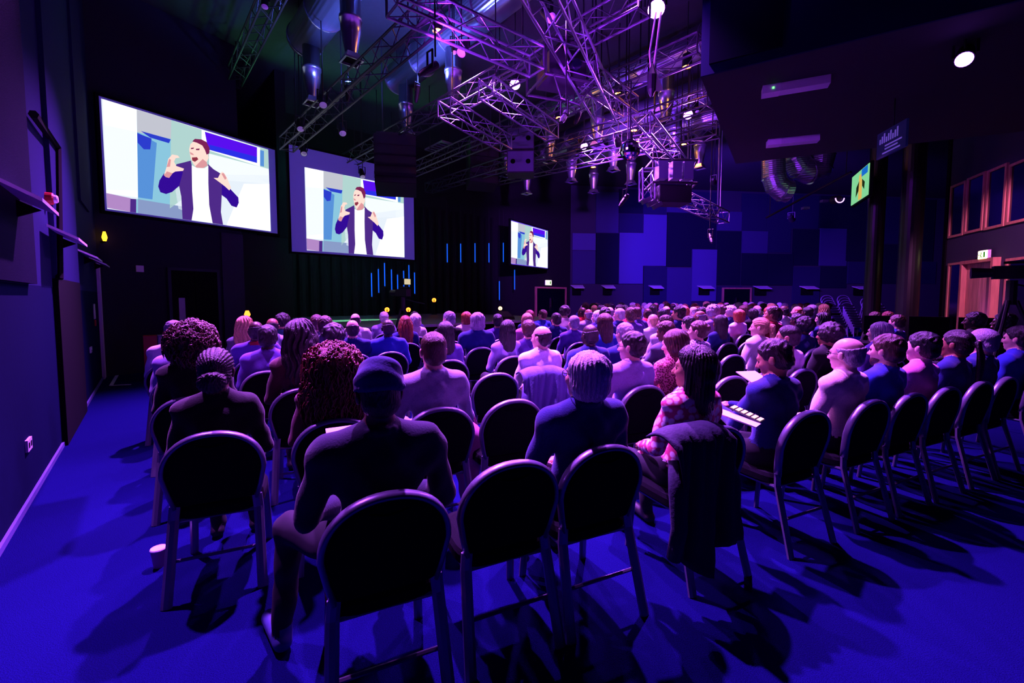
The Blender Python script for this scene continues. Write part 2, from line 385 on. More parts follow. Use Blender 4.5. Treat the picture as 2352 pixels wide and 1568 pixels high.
ua, zt = right_uv(2222, 600); ub, _ = right_uv(2300, 592); W = abs(ua-ub)/2
d = thing('door_4', 'pink-lit oak double door under the right exit sign', 'door', Vector((P_door.x, P_door.y, 0))+eR*((ua+ub)/2), AR, kind='structure')
for sx in (-1, 1):
    lf = MB().bx((min(.004*sx,(W-.07)*sx), 0.002, 0), (max(.004*sx,(W-.07)*sx), 0.03, zt-.07)).build('door_leaf', M_doorW, d)
    MB().bx((.05*sx-.015, 0.03, .85), (.05*sx+.015, 0.07, 1.25)).build('handle', M_chrome, lf)
    MB().bx((min(W*sx,(W-.07)*sx), 0, 0), (max(W*sx,(W-.07)*sx), 0.12, zt)).build('door_frame', M_frameW, d)
MB().bx((-W+.07, 0, zt-.07), (W-.07, 0.12, zt)).build('door_frame', M_frameW, d)
exit_sign('lit exit sign above the oak door on the right', on_right(2257, 585, 0.12), AR+PI, 0.26, 0.16)

# back walls behind the camera keep the hall closed
o = MB().bx((-9, -9.2, 0), (30, -9, ZC)).build('wall_back', M_wall); struct(o, 'plain dark rear wall of the hall behind the camera', 'wall')

# ------------------------------------------------------------------ balcony box (upper right)
ZB = 4.3
n0 = on_z(1610, 178, ZB); f0 = on_z(1690, 376, ZB); r1 = (on_z(2000, 85, ZB)-n0).normalized(); r2 = (on_z(1955, 346, ZB)-f0).normalized()
n1 = n0+r1*6.5; f1 = f0+r2*9.5
bal = thing('wall_balcony', 'dark boxed balcony hanging over the right of the hall', 'balcony', (0,0,0), kind='structure')
MB().prism([(n0.x,n0.y),(n1.x,n1.y),(f1.x,f1.y),(f0.x,f0.y)], ZB, ZC).build('soffit', mat('balcony_soffit', '#14141f', 0.9), bal)
off = Vector((r1.y, -r1.x, 0))*0.03
def face_pt(px, py):
    nr = Vector((-r1.y, r1.x, 0)); return on_plane(px, py, nr, nr.dot(n0-off*0))
MB().slab([n0+Vector((0,0,0)), n1, n1+Vector((0,0,ZC-ZB)), n0+Vector((0,0,ZC-ZB))], off).build('front_face', mat('balcony_face', '#10123a', 0.9, spec=.05), bal)
a = face_pt(1630, 152); c = face_pt(1797, 108)
MB().slab([(a.x,a.y,a.z),(c.x,c.y,a.z),(c.x,c.y,ZC-.02),(a.x,a.y,ZC-.02)], off*2.2).build('recess_panel', mat('balcony_panel', '#06071a', 0.95, spec=.02), bal)
for i, (pa, pb, lab) in enumerate((((1750,212),(1905,186),'long batten light under the balcony, nearer one with green dot'),((1762,330),(1880,318),'batten light under the far edge of the balcony'))):
    A = on_z(*pa, ZB-0.05); B = on_z(*pb, ZB-0.05)
    t = thing('batten_light', lab, 'light', (A+B)/2-Vector((0,0,0.0)), math.atan2((B-A).y, (B-A).x), 'unlit batten lights under the balcony'); L = (B-A).length
    MB().box((0,0,0.0), (L, 0.16, 0.1)).build('diffuser', mat('batten_diffuser', '#c0c0d0', 0.5), t)
    MB().box((-L/2+.1,0,0), (0.2, 0.17, 0.104)).build('end_unit', mat('batten_end', '#d0c8dc', 0.6), t)
    if i == 0: MB().box((-L/2+.12,-.087,0.0), (0.02, 0.01, 0.02)).build('indicator', mat('green_led', '#40ff60', 0.5, emit='#60ff70', estr=4), t)

# columns
for i, (px, Y, r, lab) in enumerate(((2003, 10.5, 0.17, 'slim black round column carrying the lit monitor'), (2084, 9.6, 0.2, 'thicker black round column right of the chair stacks'))):
    p = at_y(px, 684, Y)
    t = thing('column', lab, 'column', (p.x, p.y, 0), 0, 'round columns under the balcony', 'structure')
    MB().cone((0,0,0), (0,0,ZC), r, r, 24).build('shaft', mat('column_gloss', '#0c100f', 0.4), t, smooth=False)
    MB().cone((0,0,0), (0,0,0.12), r+.03, r+.03, 24).build('base_ring', M_black, t)
# ------------------------------------------------------------------ projection screens with the picture of the speaker
def em(name, col, s=1.0): return mat('screen_'+name, '#000000', 0.9, emit=col, estr=s, spec=0.0)
E = dict(white=em('white', '#fafdff', 1.25), offw=em('offwhite', '#eef4fa', 1.1), grey=em('grey', '#c4c6d2', 1.0), mint=em('mint', '#b2d6d2', 1.0), aqua=em('aqua', '#8cc8e0', 1.0), blue=em('blue', '#5a96e0', .95), deep=em('deep', '#2f40d8', .9),
         violet=em('violet', '#5a10f0', 1.0), vblue=em('violetblue', '#2a30e8', 1.0), tan=em('tan', '#b48ac8', 1.0), steel=em('steel', '#8a9cc8', 1.0), jacket=em('jacket', '#583098', .8), jackdk=em('jackdark', '#3a0ea8', .8), skin=em('skin', '#ffd8cc', 1.1), skinsh=em('skinshade', '#e09aa0', 1.0), hair=em('hair', '#8a2860', .8), mouth=em('mouth', '#a03a50', .8), shirt=em('shirt', '#ffffff', 1.3), edge=em('edge', '#4a18d8', .8), pale=em('pale', '#dfe8f2', 1.1))
# polygons traced in photo pixels on the left screen, later mapped to picture coordinates (0..1)
PIC = [
 ('white', [(236,231),(314,254),(317,456),(243,447)], 0), ('offw', [(238,290),(313,305),(316,440),(243,440)], 1),
 ('aqua', [(314,254),(400,278),(400,480),(317,460)], 0), ('grey', [(314,254),(395,277),(393,320),(315,306)], 1),
 ('mint', [(393,277),(470,300),(470,420),(390,480)], 1), ('blue', [(315,306),(360,330),(350,460),(317,456)], 2), ('deep', [(315,308),(348,320),(345,345),(330,345),(316,330)], 3), ('deep', [(323,303),(392,321),(388,330),(345,318)], 3),
 ('mint', [(470,300),(617,341),(619,420),(470,400)], 0), ('pale', [(400,420),(470,400),(619,400),(621,528),(500,516),(410,480)], 1), ('white', [(560,420),(619,420),(621,528),(520,518)], 2),
 ('offw', [(480,352),(617,385),(619,420),(480,410)], 1),
 ('white', [(463,298),(597,337),(597,380),(463,340)], 2), ('violet', [(470,302),(590,336),(590,372),(478,343)], 3), ('vblue', [(482,332),(590,358),(590,372),(478,343)], 4), ('blue', [(597,342),(606,344),(606,380),(597,378)], 3),
 ('tan', [(243,447),(300,458),(299,492),(244,481)], 1), ('jacket', [(299,459),(313,460),(313,494),(299,492)], 1), ('aqua', [(313,460),(317,460),(317,495),(313,494)], 2), ('steel', [(317,460),(420,475),(420,505),(317,494)], 1),
 # figure
 ('jacket', [(438,369),(424,373),(405,378),(398,400),(376,404),(366,416),(363,430),(368,443),(381,447),(395,442),(411,428),(416,452),(419,505),(440,508),(444,480),(441,384)], 5),
 ('jackdk', [(376,400),(366,416),(363,430),(368,443),(381,447),(395,442),(411,428),(420,395),(404,392)], 6),
 ('jacket', [(477,376),(490,388),(507,398),(528,432),(547,452),(548,464),(543,475),(531,471),(520,455),(509,447),(507,486),(512,516),(488,512),(480,470),(477,420)], 5),
 ('jackdk', [(509,420),(528,432),(547,452),(548,464),(543,475),(531,471),(520,455),(509,447)], 6),
 ('shirt', [(440,380),(452,386),(470,386),(478,380),(478,420),(480,470),(487,511),(440,505),(444,480),(441,440)], 6),
 ('skin', [(437,331),(443,326),(455,325),(468,334),(477,352),(479,362),(474,372),(476,380),(466,386),(450,385),(444,377),(438,365),(435,350),(434,343)], 7),
 ('skinsh', [(465,365),(474,372),(476,380),(466,386),(450,385),(448,382)], 8),
 ('hair', [(441,325),(447,319),(462,320),(474,326),(481,340),(480,352),(474,355),(470,344),(464,334),(452,328)], 8),
 ('mouth', [(440,362),(452,361),(455,366),(447,372),(441,369)], 9), ('hair', [(438,340),(445,339),(444,342),(438,343)], 9), ('hair', [(449,342),(458,341),(457,345),(450,345)], 9), ('skinsh', [(435,349),(443,353),(445,357),(437,355)], 9),
 ('skin', [(376,404),(382,385),(386,366),(395,356),(408,358),(412,363),(403,364),(399,372),(404,382),(422,388),(420,393),(402,395),(394,400),(388,410),(380,408)], 8), ('skinsh', [(382,385),(388,366),(392,368),(390,384)], 9), ('skinsh', [(376,404),(383,395),(396,399),(388,410),(380,408)], 9),
 ('skin', [(490,408),(500,408),(505,398),(510,393),(517,400),(522,410),(530,430),(526,436),(516,427),(504,418)], 8), ('skinsh', [(508,398),(513,396),(520,408),(516,412)], 9)]
TL, TR, BR, BL = on_front(236,231), on_front(617,341), on_front(621,528), on_front(243,483)
sA, sB = ((TL+BL)/2-LB).dot(eF), ((TR+BR)/2-LB).dot(eF)
def picmap(px, py):
    p = on_front(px, py); u = ((p-LB).dot(eF)-sA)/(sB-sA)
    zt = TL.z+(TR.z-TL.z)*u; zb = BL.z+(BR.z-BL.z)*u
    return min(1, max(0, u)), min(1, max(0, (p.z-zb)/(zt-zb)))
PICUV = [(n, [picmap(*q) for q in poly], l) for n, poly, l in PIC]
EN = list(E.keys())
def picture_mesh(W, H):
    b = MB()
    b.add([(0,0,0),(W,0,0),(W,0,H),(0,0,H)], [(0,1,2,3)], EN.index('pale'))
    for n, poly, l in PICUV:
        vs = [(u*W, -0.0012*(l+1), v*H) for u, v in poly]
        c = Vector((sum(v[0] for v in vs)/len(vs), 0, 0))
        b.add(vs, [tuple(range(len(vs)))], EN.index(n))
    return b
def screen(label, p, rot, W, H, wall=0.0, right_strip=0.0, surround=None):
    t = thing('projection_screen', label, 'screen', p, rot, 'projection screens showing the speaker')
    s = surround or (0.04, 0.04+right_strip, 0.04, 0.04)
    MB().bx((-s[0], 0.005, -s[2]), (W+s[1], 0.06, H+s[3])).build('screen_cloth', mat('screen_cloth', '#8a86c8', 0.8, emit='#4a3ea8', estr=.35), t)  # faint emission in the cloth stands for projector spill
    fr = 0.05
    X0, X1, Z0, Z1 = -s[0], W+s[1], -s[2], H+s[3]
    for a, c in (((X0-fr,-.02,Z0-fr),(X0,.08,Z1+fr)), ((X1,-.02,Z0-fr),(X1+fr,.08,Z1+fr)), ((X0,-.02,Z0-fr),(X1,.08,Z0)), ((X0,-.02,Z1),(X1,.08,Z1+fr))):
        MB().bx(a, c).build('frame_bar', M_black, t)
    b = picture_mesh(W, H); me = bpy.data.meshes.new('picture'); me.from_pydata(b.v, [], b.f); me.polygons.foreach_set('material_index', b.m)
    # orient every polygon towards the hall (-y)
    bm = bmesh.new(); bm.from_mesh(me)
    for f in bm.faces:
        f.normal_update()
        if f.normal.y > 0: f.normal_flip()
    bm.to_mesh(me); bm.free()
    link('picture', me, [E[k] for k in EN], t)
    return t
def screen_from_px(label, tl, tr, br, bl, Y0, ang, **kw):
    """rectangle standing at depth Y0 on its left edge and turned by ang"""
    e = Vector((math.cos(ang), math.sin(ang), 0)); n = Vector((math.sin(ang), -math.cos(ang), 0))
    P0 = (at_y(*tl, Y0)+at_y(*bl, Y0))/2; d = n.dot(P0)
    P = [on_plane(*c, n, d) for c in (tl, tr, br, bl)]
    L = (((P[1]+P[2])/2-P0)).dot(e); zt = (P[0].z+P[1].z)/2; zb = (P[2].z+P[3].z)/2
    return screen(label, (P0.x, P0.y, zb), ang, L, zt-zb, **kw)
screen_from_px('large left screen on the black wall showing a man in a blazer', (236,231), (617,341), (621,528), (243,483), LB.y-.02, AF, right_strip=0.14)
screen_from_px('middle screen beside the stage with a wide violet-grey surround', (698,380), (928,432), (928,594), (706,571), 11.7, math.radians(44.05), surround=(0.38,0.36,0.06,0.5))
screen_from_px('small distant screen right of the stage', (1174,508), (1258,530), (1258,614), (1174,606), 18.9, math.radians(58))

# ------------------------------------------------------------------ stage
ZS = 0.9
a = to_room(on_z(795, 749, ZS)); c = to_room(on_z(1205, 735, ZS)); qs = min(a[1], c[1])-0.0
st = thing('stage', 'low black stage with green-lit floor and pale front edge', 'stage', RS(a[0], qs), RA)
Lst = c[0]-a[0]+2.0
MB().bx((0, 0.0, ZS-.05), (Lst, WQ2-qs-.05, ZS)).build('stage_deck', mat('stage_deck', '#6a7074', 0.6, kind='noise', scale=20, var=0.2), st)
MB().bx((0.02, 0.03, 0), (Lst-.02, WQ2-qs-.1, ZS-.05)).build('stage_front', M_black, st)
MB().bx((0, -0.02, ZS-.06), (Lst, 0.0, ZS+.005)).build('edge_strip', M_ledge, st)
# vertical blue light tubes
M_tube = mat('tube_blue', '#1040ff', 0.4, emit='#1460f0', estr=1.0)
tubes = [(853,625,683),(869,616,674),(883,602,659),(899,617,673),(913,629,672),(927,620,660),(939,607,660),(952,624,676),(1027,558,604),(1058,558,604),(1091,557,604),(1123,557,604),(1156,556,603),(1147,644,690),(1182,618,666)]
tn = 'leftmost second third fourth fifth sixth seventh eighth'.split()
tubeL = ['%s blue light tube of the cluster under middle screen' % x for x in tn]+['%s blue light tube of the level row above the stage' % x for x in ('leftmost', 'second', 'third', 'fourth', 'rightmost')]+['low blue light tube near the wedge monitor', 'blue light tube just below the small screen']
for (x, y0, y1), lab in zip(tubes, tubeL):
    q = WQ2-0.3 if x > 1000 else WQ2-0.8
    A = on_q(x, y0, q); B = on_q(x, y1, q)
    t = thing('light_tube', lab, 'light', (A.x, A.y, B.z), RA, 'blue light tubes on the stage')
    h = A.z-B.z
    MB().cone((0,0,0.03), (0,0,h-.03), 0.021, 0.021, 8).build('tube', M_tube, t); MB().cone((0,0,-.02), (0,0,.03), .035, .035, 8).build('end_cap', M_lamp, t); MB().cone((0,0,h-.03), (0,0,h+.02), .035, .035, 8).build('end_cap', M_lamp, t)
    MB().cone((0,0,h+.02), (0,0,5.6-B.z), .006, .006, 5).build('hanger', M_lamp, t)
# round amber stage lamps
M_amb = mat('amber_lens', '#ff9a30', 0.5, emit='#ff9030', estr=3.0); M_ambw = mat('amber_white', '#ffe0a0', 0.5, emit='#ffd890', estr=4.0)
def stage_lamp(label, px, py, q, white=False, r=0.09):
    p = on_q(px, py, q)
    d = (Vector((0,0,1.3))-p); d.normalize(); R = d.to_track_quat('Z', 'Y').to_matrix()
    t = thing('stage_lamp', label, 'lamp', (p.x, p.y, ZS), 0, 'round amber stage lamps')
    z = p.z-ZS
    MB().lathe([(r*.7,-.22),(r,-.1),(r,0.0),(r*.88,0.0)], 16, (0,0,z), M=R).build('can', M_lamp, t)
    ln = MB().lathe([(0.0,0.004),(r*.9,0.004)], 16, (0,0,z), M=R).build('lens', M_ambw if white else M_amb, t)
    MB().tube([Vector((0,0,z))+R@Vector((r*.35*math.cos(k*PI/6), r*.35*math.sin(k*PI/6), .012)) for k in range(12)], .008, 5, closed=True).build('lens_ring', mat('amber_dark', '#7a3808', 0.5), ln)
    MB().cone((0,0,z), (0,0,0.02), .015, .015, 6).build('stand', M_lamp, t); MB().cone((0,0,0), (0,0,.03), .12, .1, 12).build('foot', M_lamp, t)
stage_lamp('amber round stage lamp left of the camera operator position', 889, 711, WQ2-1.6)
stage_lamp('amber round stage lamp half hidden behind the tripod', 938, 711, WQ2-1.4)
stage_lamp('higher amber round lamp at mid stage', 997, 689, WQ2-1.0)
stage_lamp('whitish amber round lamp right beside the wedge monitor', 1149, 708, WQ2-1.5, True)
# wedge monitor
p = on_z(1161, 733, ZS); t = thing('wedge_monitor', 'dark wedge monitor speaker on stage below small screen', 'speaker', (p.x, p.y, ZS), RA)
MB().add([(-.3,-.25,0),(.3,-.25,0),(.3,.2,0),(-.3,.2,0),(-.3,-.2,.12),(.3,-.2,.12),(.3,.2,.4),(-.3,.2,.4)], ((0,3,2,1),(4,5,6,7),(0,1,5,4),(1,2,6,5),(2,3,7,6),(3,0,4,7))).build('cabinet', M_spk, t)
MB().add([(-.26,-.19,.135),(.26,-.19,.135),(.26,.17,.387),(-.26,.17,.387)], ((0,1,2,3),)).build('grille', mat('wedge_grille', '#4a3a60', 0.6), t)
t.scale = (.75, .75, .62)
# broadcast camera on tripod standing before the stage
def tripod_camera(name, label, p, h, rot, screen_col, sc_=1.0, lean=0):
    t = thing(name, label, 'camera', p, rot)
    for k in range(3):
        a = k*2*PI/3+.5; MB().cone((0.42*math.cos(a)*sc_, 0.42*math.sin(a)*sc_, 0), (0.05*math.cos(a), 0.05*math.sin(a), h-.35), .018, .022, 8).build('tripod_leg', M_lamp, t)
    MB().cone((0,0,h-.4), (0,0,h-.1), .05, .05, 10).build('head', M_lamp, t)
    bd = MB().box((0,0,h), (0.14, 0.34, 0.16)).build('camera_body', M_lamp, t)
    MB().cone((0,.17,h), (0,.36,h), .055, .07, 14).build('lens', M_lamp, bd)
    MB().box((0,-.02,h+.12), (.04,.2,.03)).build('top_handle', M_lamp, bd)
    if screen_col is not None:
        m = MB().box((.02,-.1,h+.24), (0.2, 0.03, 0.14)).build('viewfinder', M_lamp, t)
        MB().box((.02,-.118,h+.24), (0.18, 0.006, 0.12)).build('viewfinder_picture', screen_col, m)
    MB().tube([(0.03,-.05,h-.15),(.16,-.3,h-.22),(.2,-.45,h-.25)], .012, 6).build('pan_handle', M_lamp, t)
    return t
p = on_z(928, 760, 0.7); q0 = to_room(p)
P = on_q(926, 684, qs-0.5); P.z = 0; hcam = CAMH+(684-672)/1000*P.y
tripod_camera('tripod_camera', 'broadcast camera on tripod with lit viewfinder before the stage', P, hcam, RA+.3, mat('viewfinder_lit', '#d8e0a0', 0.5, emit='#d8d890', estr=0.8))
# ------------------------------------------------------------------ air ducts with drop nozzles
ZN = 5.6                                                  # height of the nozzle mouths
duct_px = [('first', [(805,140),(720,238)]), ('second', [(1042,242),(933,307)]), ('third', [(1527,282),(1377,337),(1265,372),(1155,402)]),
           ('fourth', [(1545,352),(1409,392),(1311,417),(1216,446)]), ('fifth', [(1608,387),(1447,422),(1363,442)])]
noz_b = MB(); noz_b.lathe([(0.17,1.25),(0.17,0.72),(0.19,0.72),(0.19,0.66),(0.175,0.66),(0.165,0.45),(0.10,0.12),(0.10,0.10)], 16)
ring_b = MB(); ring_b.lathe([(0.2,0.70),(0.215,0.69),(0.2,0.67)], 16)
me_noz = noz_b.mesh('nozzle_body', True); me_noz.materials.append(M_noz)
mo = MB(); mo.add([(-.1,-.1,.12),(.1,-.1,.12),(.1,.1,.12),(-.1,.1,.12),(-.14,-.14,0),(.14,-.14,0),(.14,.14,0),(-.14,.14,0)], ((0,1,5,4),(1,2,6,5),(2,3,7,6),(3,0,4,7),(0,3,2,1)))
me_mouth = mo.mesh('nozzle_mouth'); me_mouth.materials.append(M_noz)
mf = MB()
for a, c in (((-.16,-.16,-.015),(.16,-.13,.01)), ((-.16,.13,-.015),(.16,.16,.01)), ((-.16,-.13,-.015),(-.13,.13,.01)), ((.13,-.13,-.015),(.16,.13,.01))): mf.bx(a, c)
me_frame = mf.mesh('mouth_frame'); me_frame.materials.append(M_noz)
mg = MB().bx((-.13,-.13,.02), (.13,.13,.03)); me_grille = mg.mesh('mouth_grille'); me_grille.materials.append(M_black)
ordn = 'first second third fourth'.split()
for name, pts in duct_px:
    P = [to_room(on_z(x, y, ZN)) for x, y in pts]
    sm = sum(p[0] for p in P)/len(P); qe = max(p[1] for p in P)+0.45
    qb_ = min(p[1] for p in P)-(8.0 if name in ('first', 'second') else 3.0)
    R = 0.36; z = ZN+1.45
    d = thing('air_duct', '%s round silver air duct counted from the left, under the ceiling' % name, 'duct', RS(sm, qb_, z), RA, 'round air ducts under the ceiling')
    L = qe-qb_
    MB().cone((0,0,0), (0,L,0), R, R, 28).build('duct_tube', M_duct, d, smooth=True)
    MB().lathe([(R,0),(R*.9,.06),(0.02,.1)], 24, (0,L,0), M=Matrix.Rotation(-PI/2, 3, 'X')).build('end_cap', M_duct, d, smooth=True)
    k = 0.9
    while k < L:
        MB().lathe([(R+.002,-.02),(R+.018,-.015),(R+.018,.015),(R+.002,.02)], 28, (0,k,0), M=Matrix.Rotation(-PI/2, 3, 'X')).build('seam_ring', M_noz, d); k += 1.2
    for yy in (0.5, L-.4):
        for sx in (-.2, .2): MB().cone((sx,yy,R*.8), (sx,yy,ZC-z), .008, .008, 5).build('hanger_rod', M_lamp, d)
    for i, p in enumerate(sorted(P, key=lambda p: p[1])):
        t = thing('air_nozzle', '%s drop nozzle from the near end of the %s air duct' % (ordn[i], name), 'air nozzle', RS(sm, p[1], ZN), RA, 'drop nozzles on the air ducts')
        link('nozzle_body', me_noz, None, t); link('mouth', me_mouth, None, t); link('mouth_frame', me_frame, None, t); link('mouth_grille', me_grille, None, t)

# ------------------------------------------------------------------ trusses
bar = MB().cone((0,0,0), (0,0,1), .0085, .0085, 6).mesh('brace'); bar.materials.append(M_alu)
bard = MB().cone((0,0,0), (0,0,1), .0085, .0085, 6).mesh('brace'); bard.materials.append(M_alud)
def truss(label, A, B, w=0.29, single=True, dull=False, group='aluminium box trusses under the ceiling', step=None, hang=True):
    A, B = Vector(A), Vector(B); d = B-A; L = d.length; d.normalize()
    t = thing('lighting_truss', label, 'truss', A, 0, group)
    R = d.to_track_quat('Y', 'Z').to_matrix()
    M = M_alud if dull else M_alu
    cor = [(-w/2,-w/2),(w/2,-w/2),(w/2,w/2),(-w/2,w/2)]
    for x, z in cor: MB().cone(R@Vector((x,0,z)), R@Vector((x,L,z)), .02, .02, 8).build('chord', M, t)
    n = max(2, int(L/(step or w*1.1))); h = L/n
    lat = MB()
    for fi in range(4):
        (x0,z0),(x1,z1) = cor[fi], cor[(fi+1) % 4]
        for i in range(n):
            a, c = ((x0,z0),(x1,z1)) if i % 2 == 0 else ((x1,z1),(x0,z0))
            p = R@Vector((a[0], i*h, a[1])); q = R@Vector((c[0], (i+1)*h, c[1]))
            if single:
                o = link('brace', bard if dull else bar, None, t, p); o.scale = (1, 1, (q-p).length); o.rotation_mode = 'QUATERNION'; o.rotation_quaternion = (q-p).to_track_quat('Z', 'Y')
            else: lat.cone(p, q, .008, .008, 5)
    for y in (0, L):
        MB().tube([R@Vector((x,y,z)) for x, z in cor], .016, 6, closed=True).build('end_frame', M, t)
    if not single: o = lat.build('lattice', M, t); o['kind'] = 'stuff'
    if hang:
        for k in (0.12, 0.88):
            p = R@Vector((0, L*k, w/2)); MB().cone(p, (p.x, p.y, ZC-A.z), .012, .012, 6).build('drop_rod', M_lamp, t)
    return t
ZT = 5.35
def line_on(px, z): return [on_z(x, y, z) for x, y in px]
for lab, pts, z, sg, dl in (
    ('steep truss at top left, ending at the black wall edge', [(640,-40),(535,185)], 6.9, True, True),
    ('long green-tinted truss running down to the screens, nearest of its kind', [(1010,18),(658,332)], ZT, True, True),
    ('second long truss from the left, above the black line array', [(1480,0),(790,374)], ZT+.15, True, True),
    ('third long truss crossing behind the purple cross trusses', [(1612,105),(945,392)], ZT+.1, False, True),
    ('fourth long truss, under the third air duct', [(1632,228),(985,432)], ZT+.05, False, True),
    ('farthest long truss, nearest the panelled wall', [(1650,297),(1080,425)], ZT, False, True)):
    A, B = line_on(pts, z); truss(lab, A, B, 0.3, sg, dl)
cross = 'purple-lit cross trusses over the audience'
A, B = line_on([(900,-8),(1232,142)], 4.95); truss('bright purple cross truss at top centre, left of projector cage', A, B, 0.3, True, False, cross)
A, B = line_on([(1225,-70),(1392,258)], 4.95); truss('wide purple truss running away from camera past the cage', A, B, 0.36, True, False, cross)
A, B = line_on([(1345,170),(1448,246)], 5.0); truss('short purple truss stub right of the projector cage', A, B, 0.28, True, False, cross)
A, B = line_on([(1116,200),(1268,304)], 5.1); truss('purple cross truss ending above the blue bass speaker', A, B, 0.3, True, False, cross)
A, B = line_on([(1020,246),(1162,330)], 5.1); truss('dim cross truss behind the left line array', A, B, 0.3, True, False, cross)
A, B = line_on([(1470,286),(1572,402)], 4.6); truss('steep purple truss beside the mirror ball', A, B, 0.36, True, False, cross)
A = at_y(1556, 452, 10.5); B = at_y(1662, 500, 12.6); truss('low hung purple truss at far right on long chains', A, B, 0.3, True, False, cross, hang=False)
for px, py, lab in ((1578,448,'near'), (1648,490,'far')):
    p = at_y(px, py, 10.8 if lab == 'near' else 12.3)+Vector((0,0,.1))
    b = MB(); b.cone(p, (p.x,p.y,ZC), .02, .02, 6); b.cone((p.x+.07,p.y,p.z), (p.x+.07,p.y,ZC), .008, .008, 5)
    o = b.build('hoist_chain', M_alu); tag(o, '%s hoist chain of the low hung purple truss' % lab, 'chain', 'hoist chains')
p = at_y(1486, 390, 9.6); p2 = at_y(1486, 460, 9.6); truss('short upright truss below the mirror ball', p2, p, 0.26, False, False, cross)

# ------------------------------------------------------------------ lamps that light the hall
def lamp(label, p, target, color, energy, lens='#b060ff', r=0.1, spot=70, blend=0.5, cat='lamp', estr=30, light=True, radius=0.12, group='moving head lamps', top=None):
    p, target = Vector(p), Vector(target); d = (target-p).normalized(); R = d.to_track_quat('Z', 'Y').to_matrix()
    t = thing('stage_spotlight', label, cat, p, 0, group)
    MB().lathe([(r*.55,-.3),(r*.95,-.22),(r*1.1,-.04),(r*1.1,0.02)], 18, M=R).build('can', M_lamp, t)
    MB().lathe([(0.0,0.045),(r*.6,0.038),(r*.98,0.022)], 18, M=R).build('lens', mat('lens_'+lens, '#ffffff', 0.4, emit=lens, estr=estr), t)
    yk = MB(); yk.tube([R@Vector((-r*1.25,0,-.1)), R@Vector((-r*1.25,0,-.1))+Vector((0,0,.2)), R@Vector((r*1.25,0,-.1))+Vector((0,0,.2)), R@Vector((r*1.25,0,-.1))], .014, 6)
    yk.build('yoke', M_lamp, t)
    MB().cone((0,0,.1), (0,0,(top or ZC)-p.z), .012, .012, 6).build('stem', M_lamp, t)
    if light:
        L = bpy.data.lights.new('beam', 'SPOT'); L.color = color; L.energy = energy; L.spot_size = math.radians(spot); L.spot_blend = blend; L.shadow_soft_size = radius
        o = bpy.data.objects.new('beam', L); COL.objects.link(o); o.parent = t; o.location = d*0.1
        o.rotation_mode = 'QUATERNION'; o.rotation_quaternion = d.to_track_quat('-Z', 'Y')
    return t
lamp('round violet spotlight above the blue bass speaker', on_z(1183, 193, 5.7), (-0.6, 4.2, 0.6), KEY, 1500, spot=70)
lamp('brightest violet spotlight at top right centre over the rope hoist', on_z(1507, 20, 5.7), (1.2, 1.8, 0.4), KEY, 250, spot=100, r=.12)
lamp('violet spotlight low over the distant rows, left of mirror ball', on_z(1341, 335, 5.7), (3.4, 7.5, 0.8), KEY, 4500, spot=95)
lamp('violet spotlight on the long chains right of the mirror ball', on_z(1580, 263, 5.7), (3.2, 4.2, 0.6), KEY, 1800, spot=95)
lamp('tilted violet spotlight under the balcony at top right', on_z(2215, 135, 4.1), (1.6, 2.0, 0.6), BLUE, 120, spot=110, r=.075, lens='#9a50ff', top=ZB)
lamp('added pink spotlight under the balcony aimed at the oak door', (6.6, 5.3, 4.05), (10.3, 8.9, 1.7), (.85, .2, .75), 1300, spot=44, r=.07, lens='#a04080', estr=.5, top=ZB)  # unseen lamp added beyond the frame to light the door
lamp('small distant violet spotlight below the balcony edge', at_y(1820, 505, 15.5), at_y(1955, 700, 18.5), VIOLET, 3000, spot=75, lens='#7a30ff', r=.09)
# two rows of wash lamps hung high over the seats, aimed down and slightly back
for r_, (N_, us, en) in enumerate(((4.8, (-2.0, 0.9, 3.8, 6.9), 8200), (8.4, (-0.6, 2.6, 5.8, 9.0), 9500))):
    for i, u in enumerate(us):
        p = UR*u+NR*N_+Vector((0,0,6.3)); q = UR*(u-.1)+NR*(N_-(2.2 if r_ == 0 else 2.4))
        lamp('%s magenta wash lamp from the left over the %s rows' % (('first', 'second', 'third', 'fourth')[i], ('nearest', 'middle')[r_]), p, q, KEY, en*(1.0 if u > -1 else .75), spot=(62 if r_ == 0 else 74), blend=.85, r=.05, lens='#7030c0', estr=.25, radius=.07, group='wash lamps over the seats')
# amber house downlights
M_down = mat('downlight_amber', '#ffb060', 0.4, emit='#ffa040', estr=22)
for i, (px, py, lab) in enumerate(((1005,72,'amber ceiling downlight left of the purple cross truss'), (1578,154,'amber ceiling downlight beside the balcony edge'), (1284,271,'amber ceiling downlight over the third air duct'), (1420,216,'amber ceiling downlight seen through the truss stub'),
                           (1456,300,'amber ceiling downlight just above the mirror ball'), (1363,384,'small amber ceiling downlight over the far nozzles'), (1570,332,'amber ceiling downlight right of the steep truss'), (1462,326,'amber downlight touching the mirror ball top'))):
    z = 6.3; p = on_z(px, py, z)
    t = thing('downlight', lab, 'lamp', p, 0, 'amber house downlights')
    MB().lathe([(.09,.25),(.1,0.0),(.085,0.0),(.08,.05)], 14).build('can', M_lamp, t); MB().lathe([(0,.012),(.082,.012)], 14).build('lens', M_down, t); MB().cone((0,0,.25), (0,0,ZC-z), .01, .01, 5).build('stem', M_lamp, t)
    L = bpy.data.lights.new('glow', 'POINT'); L.color = AMBER; L.energy = 9; L.shadow_soft_size = .05
    o = bpy.data.objects.new('glow', L); COL.objects.link(o); o.parent = t; o.location = (0,0,-.1)
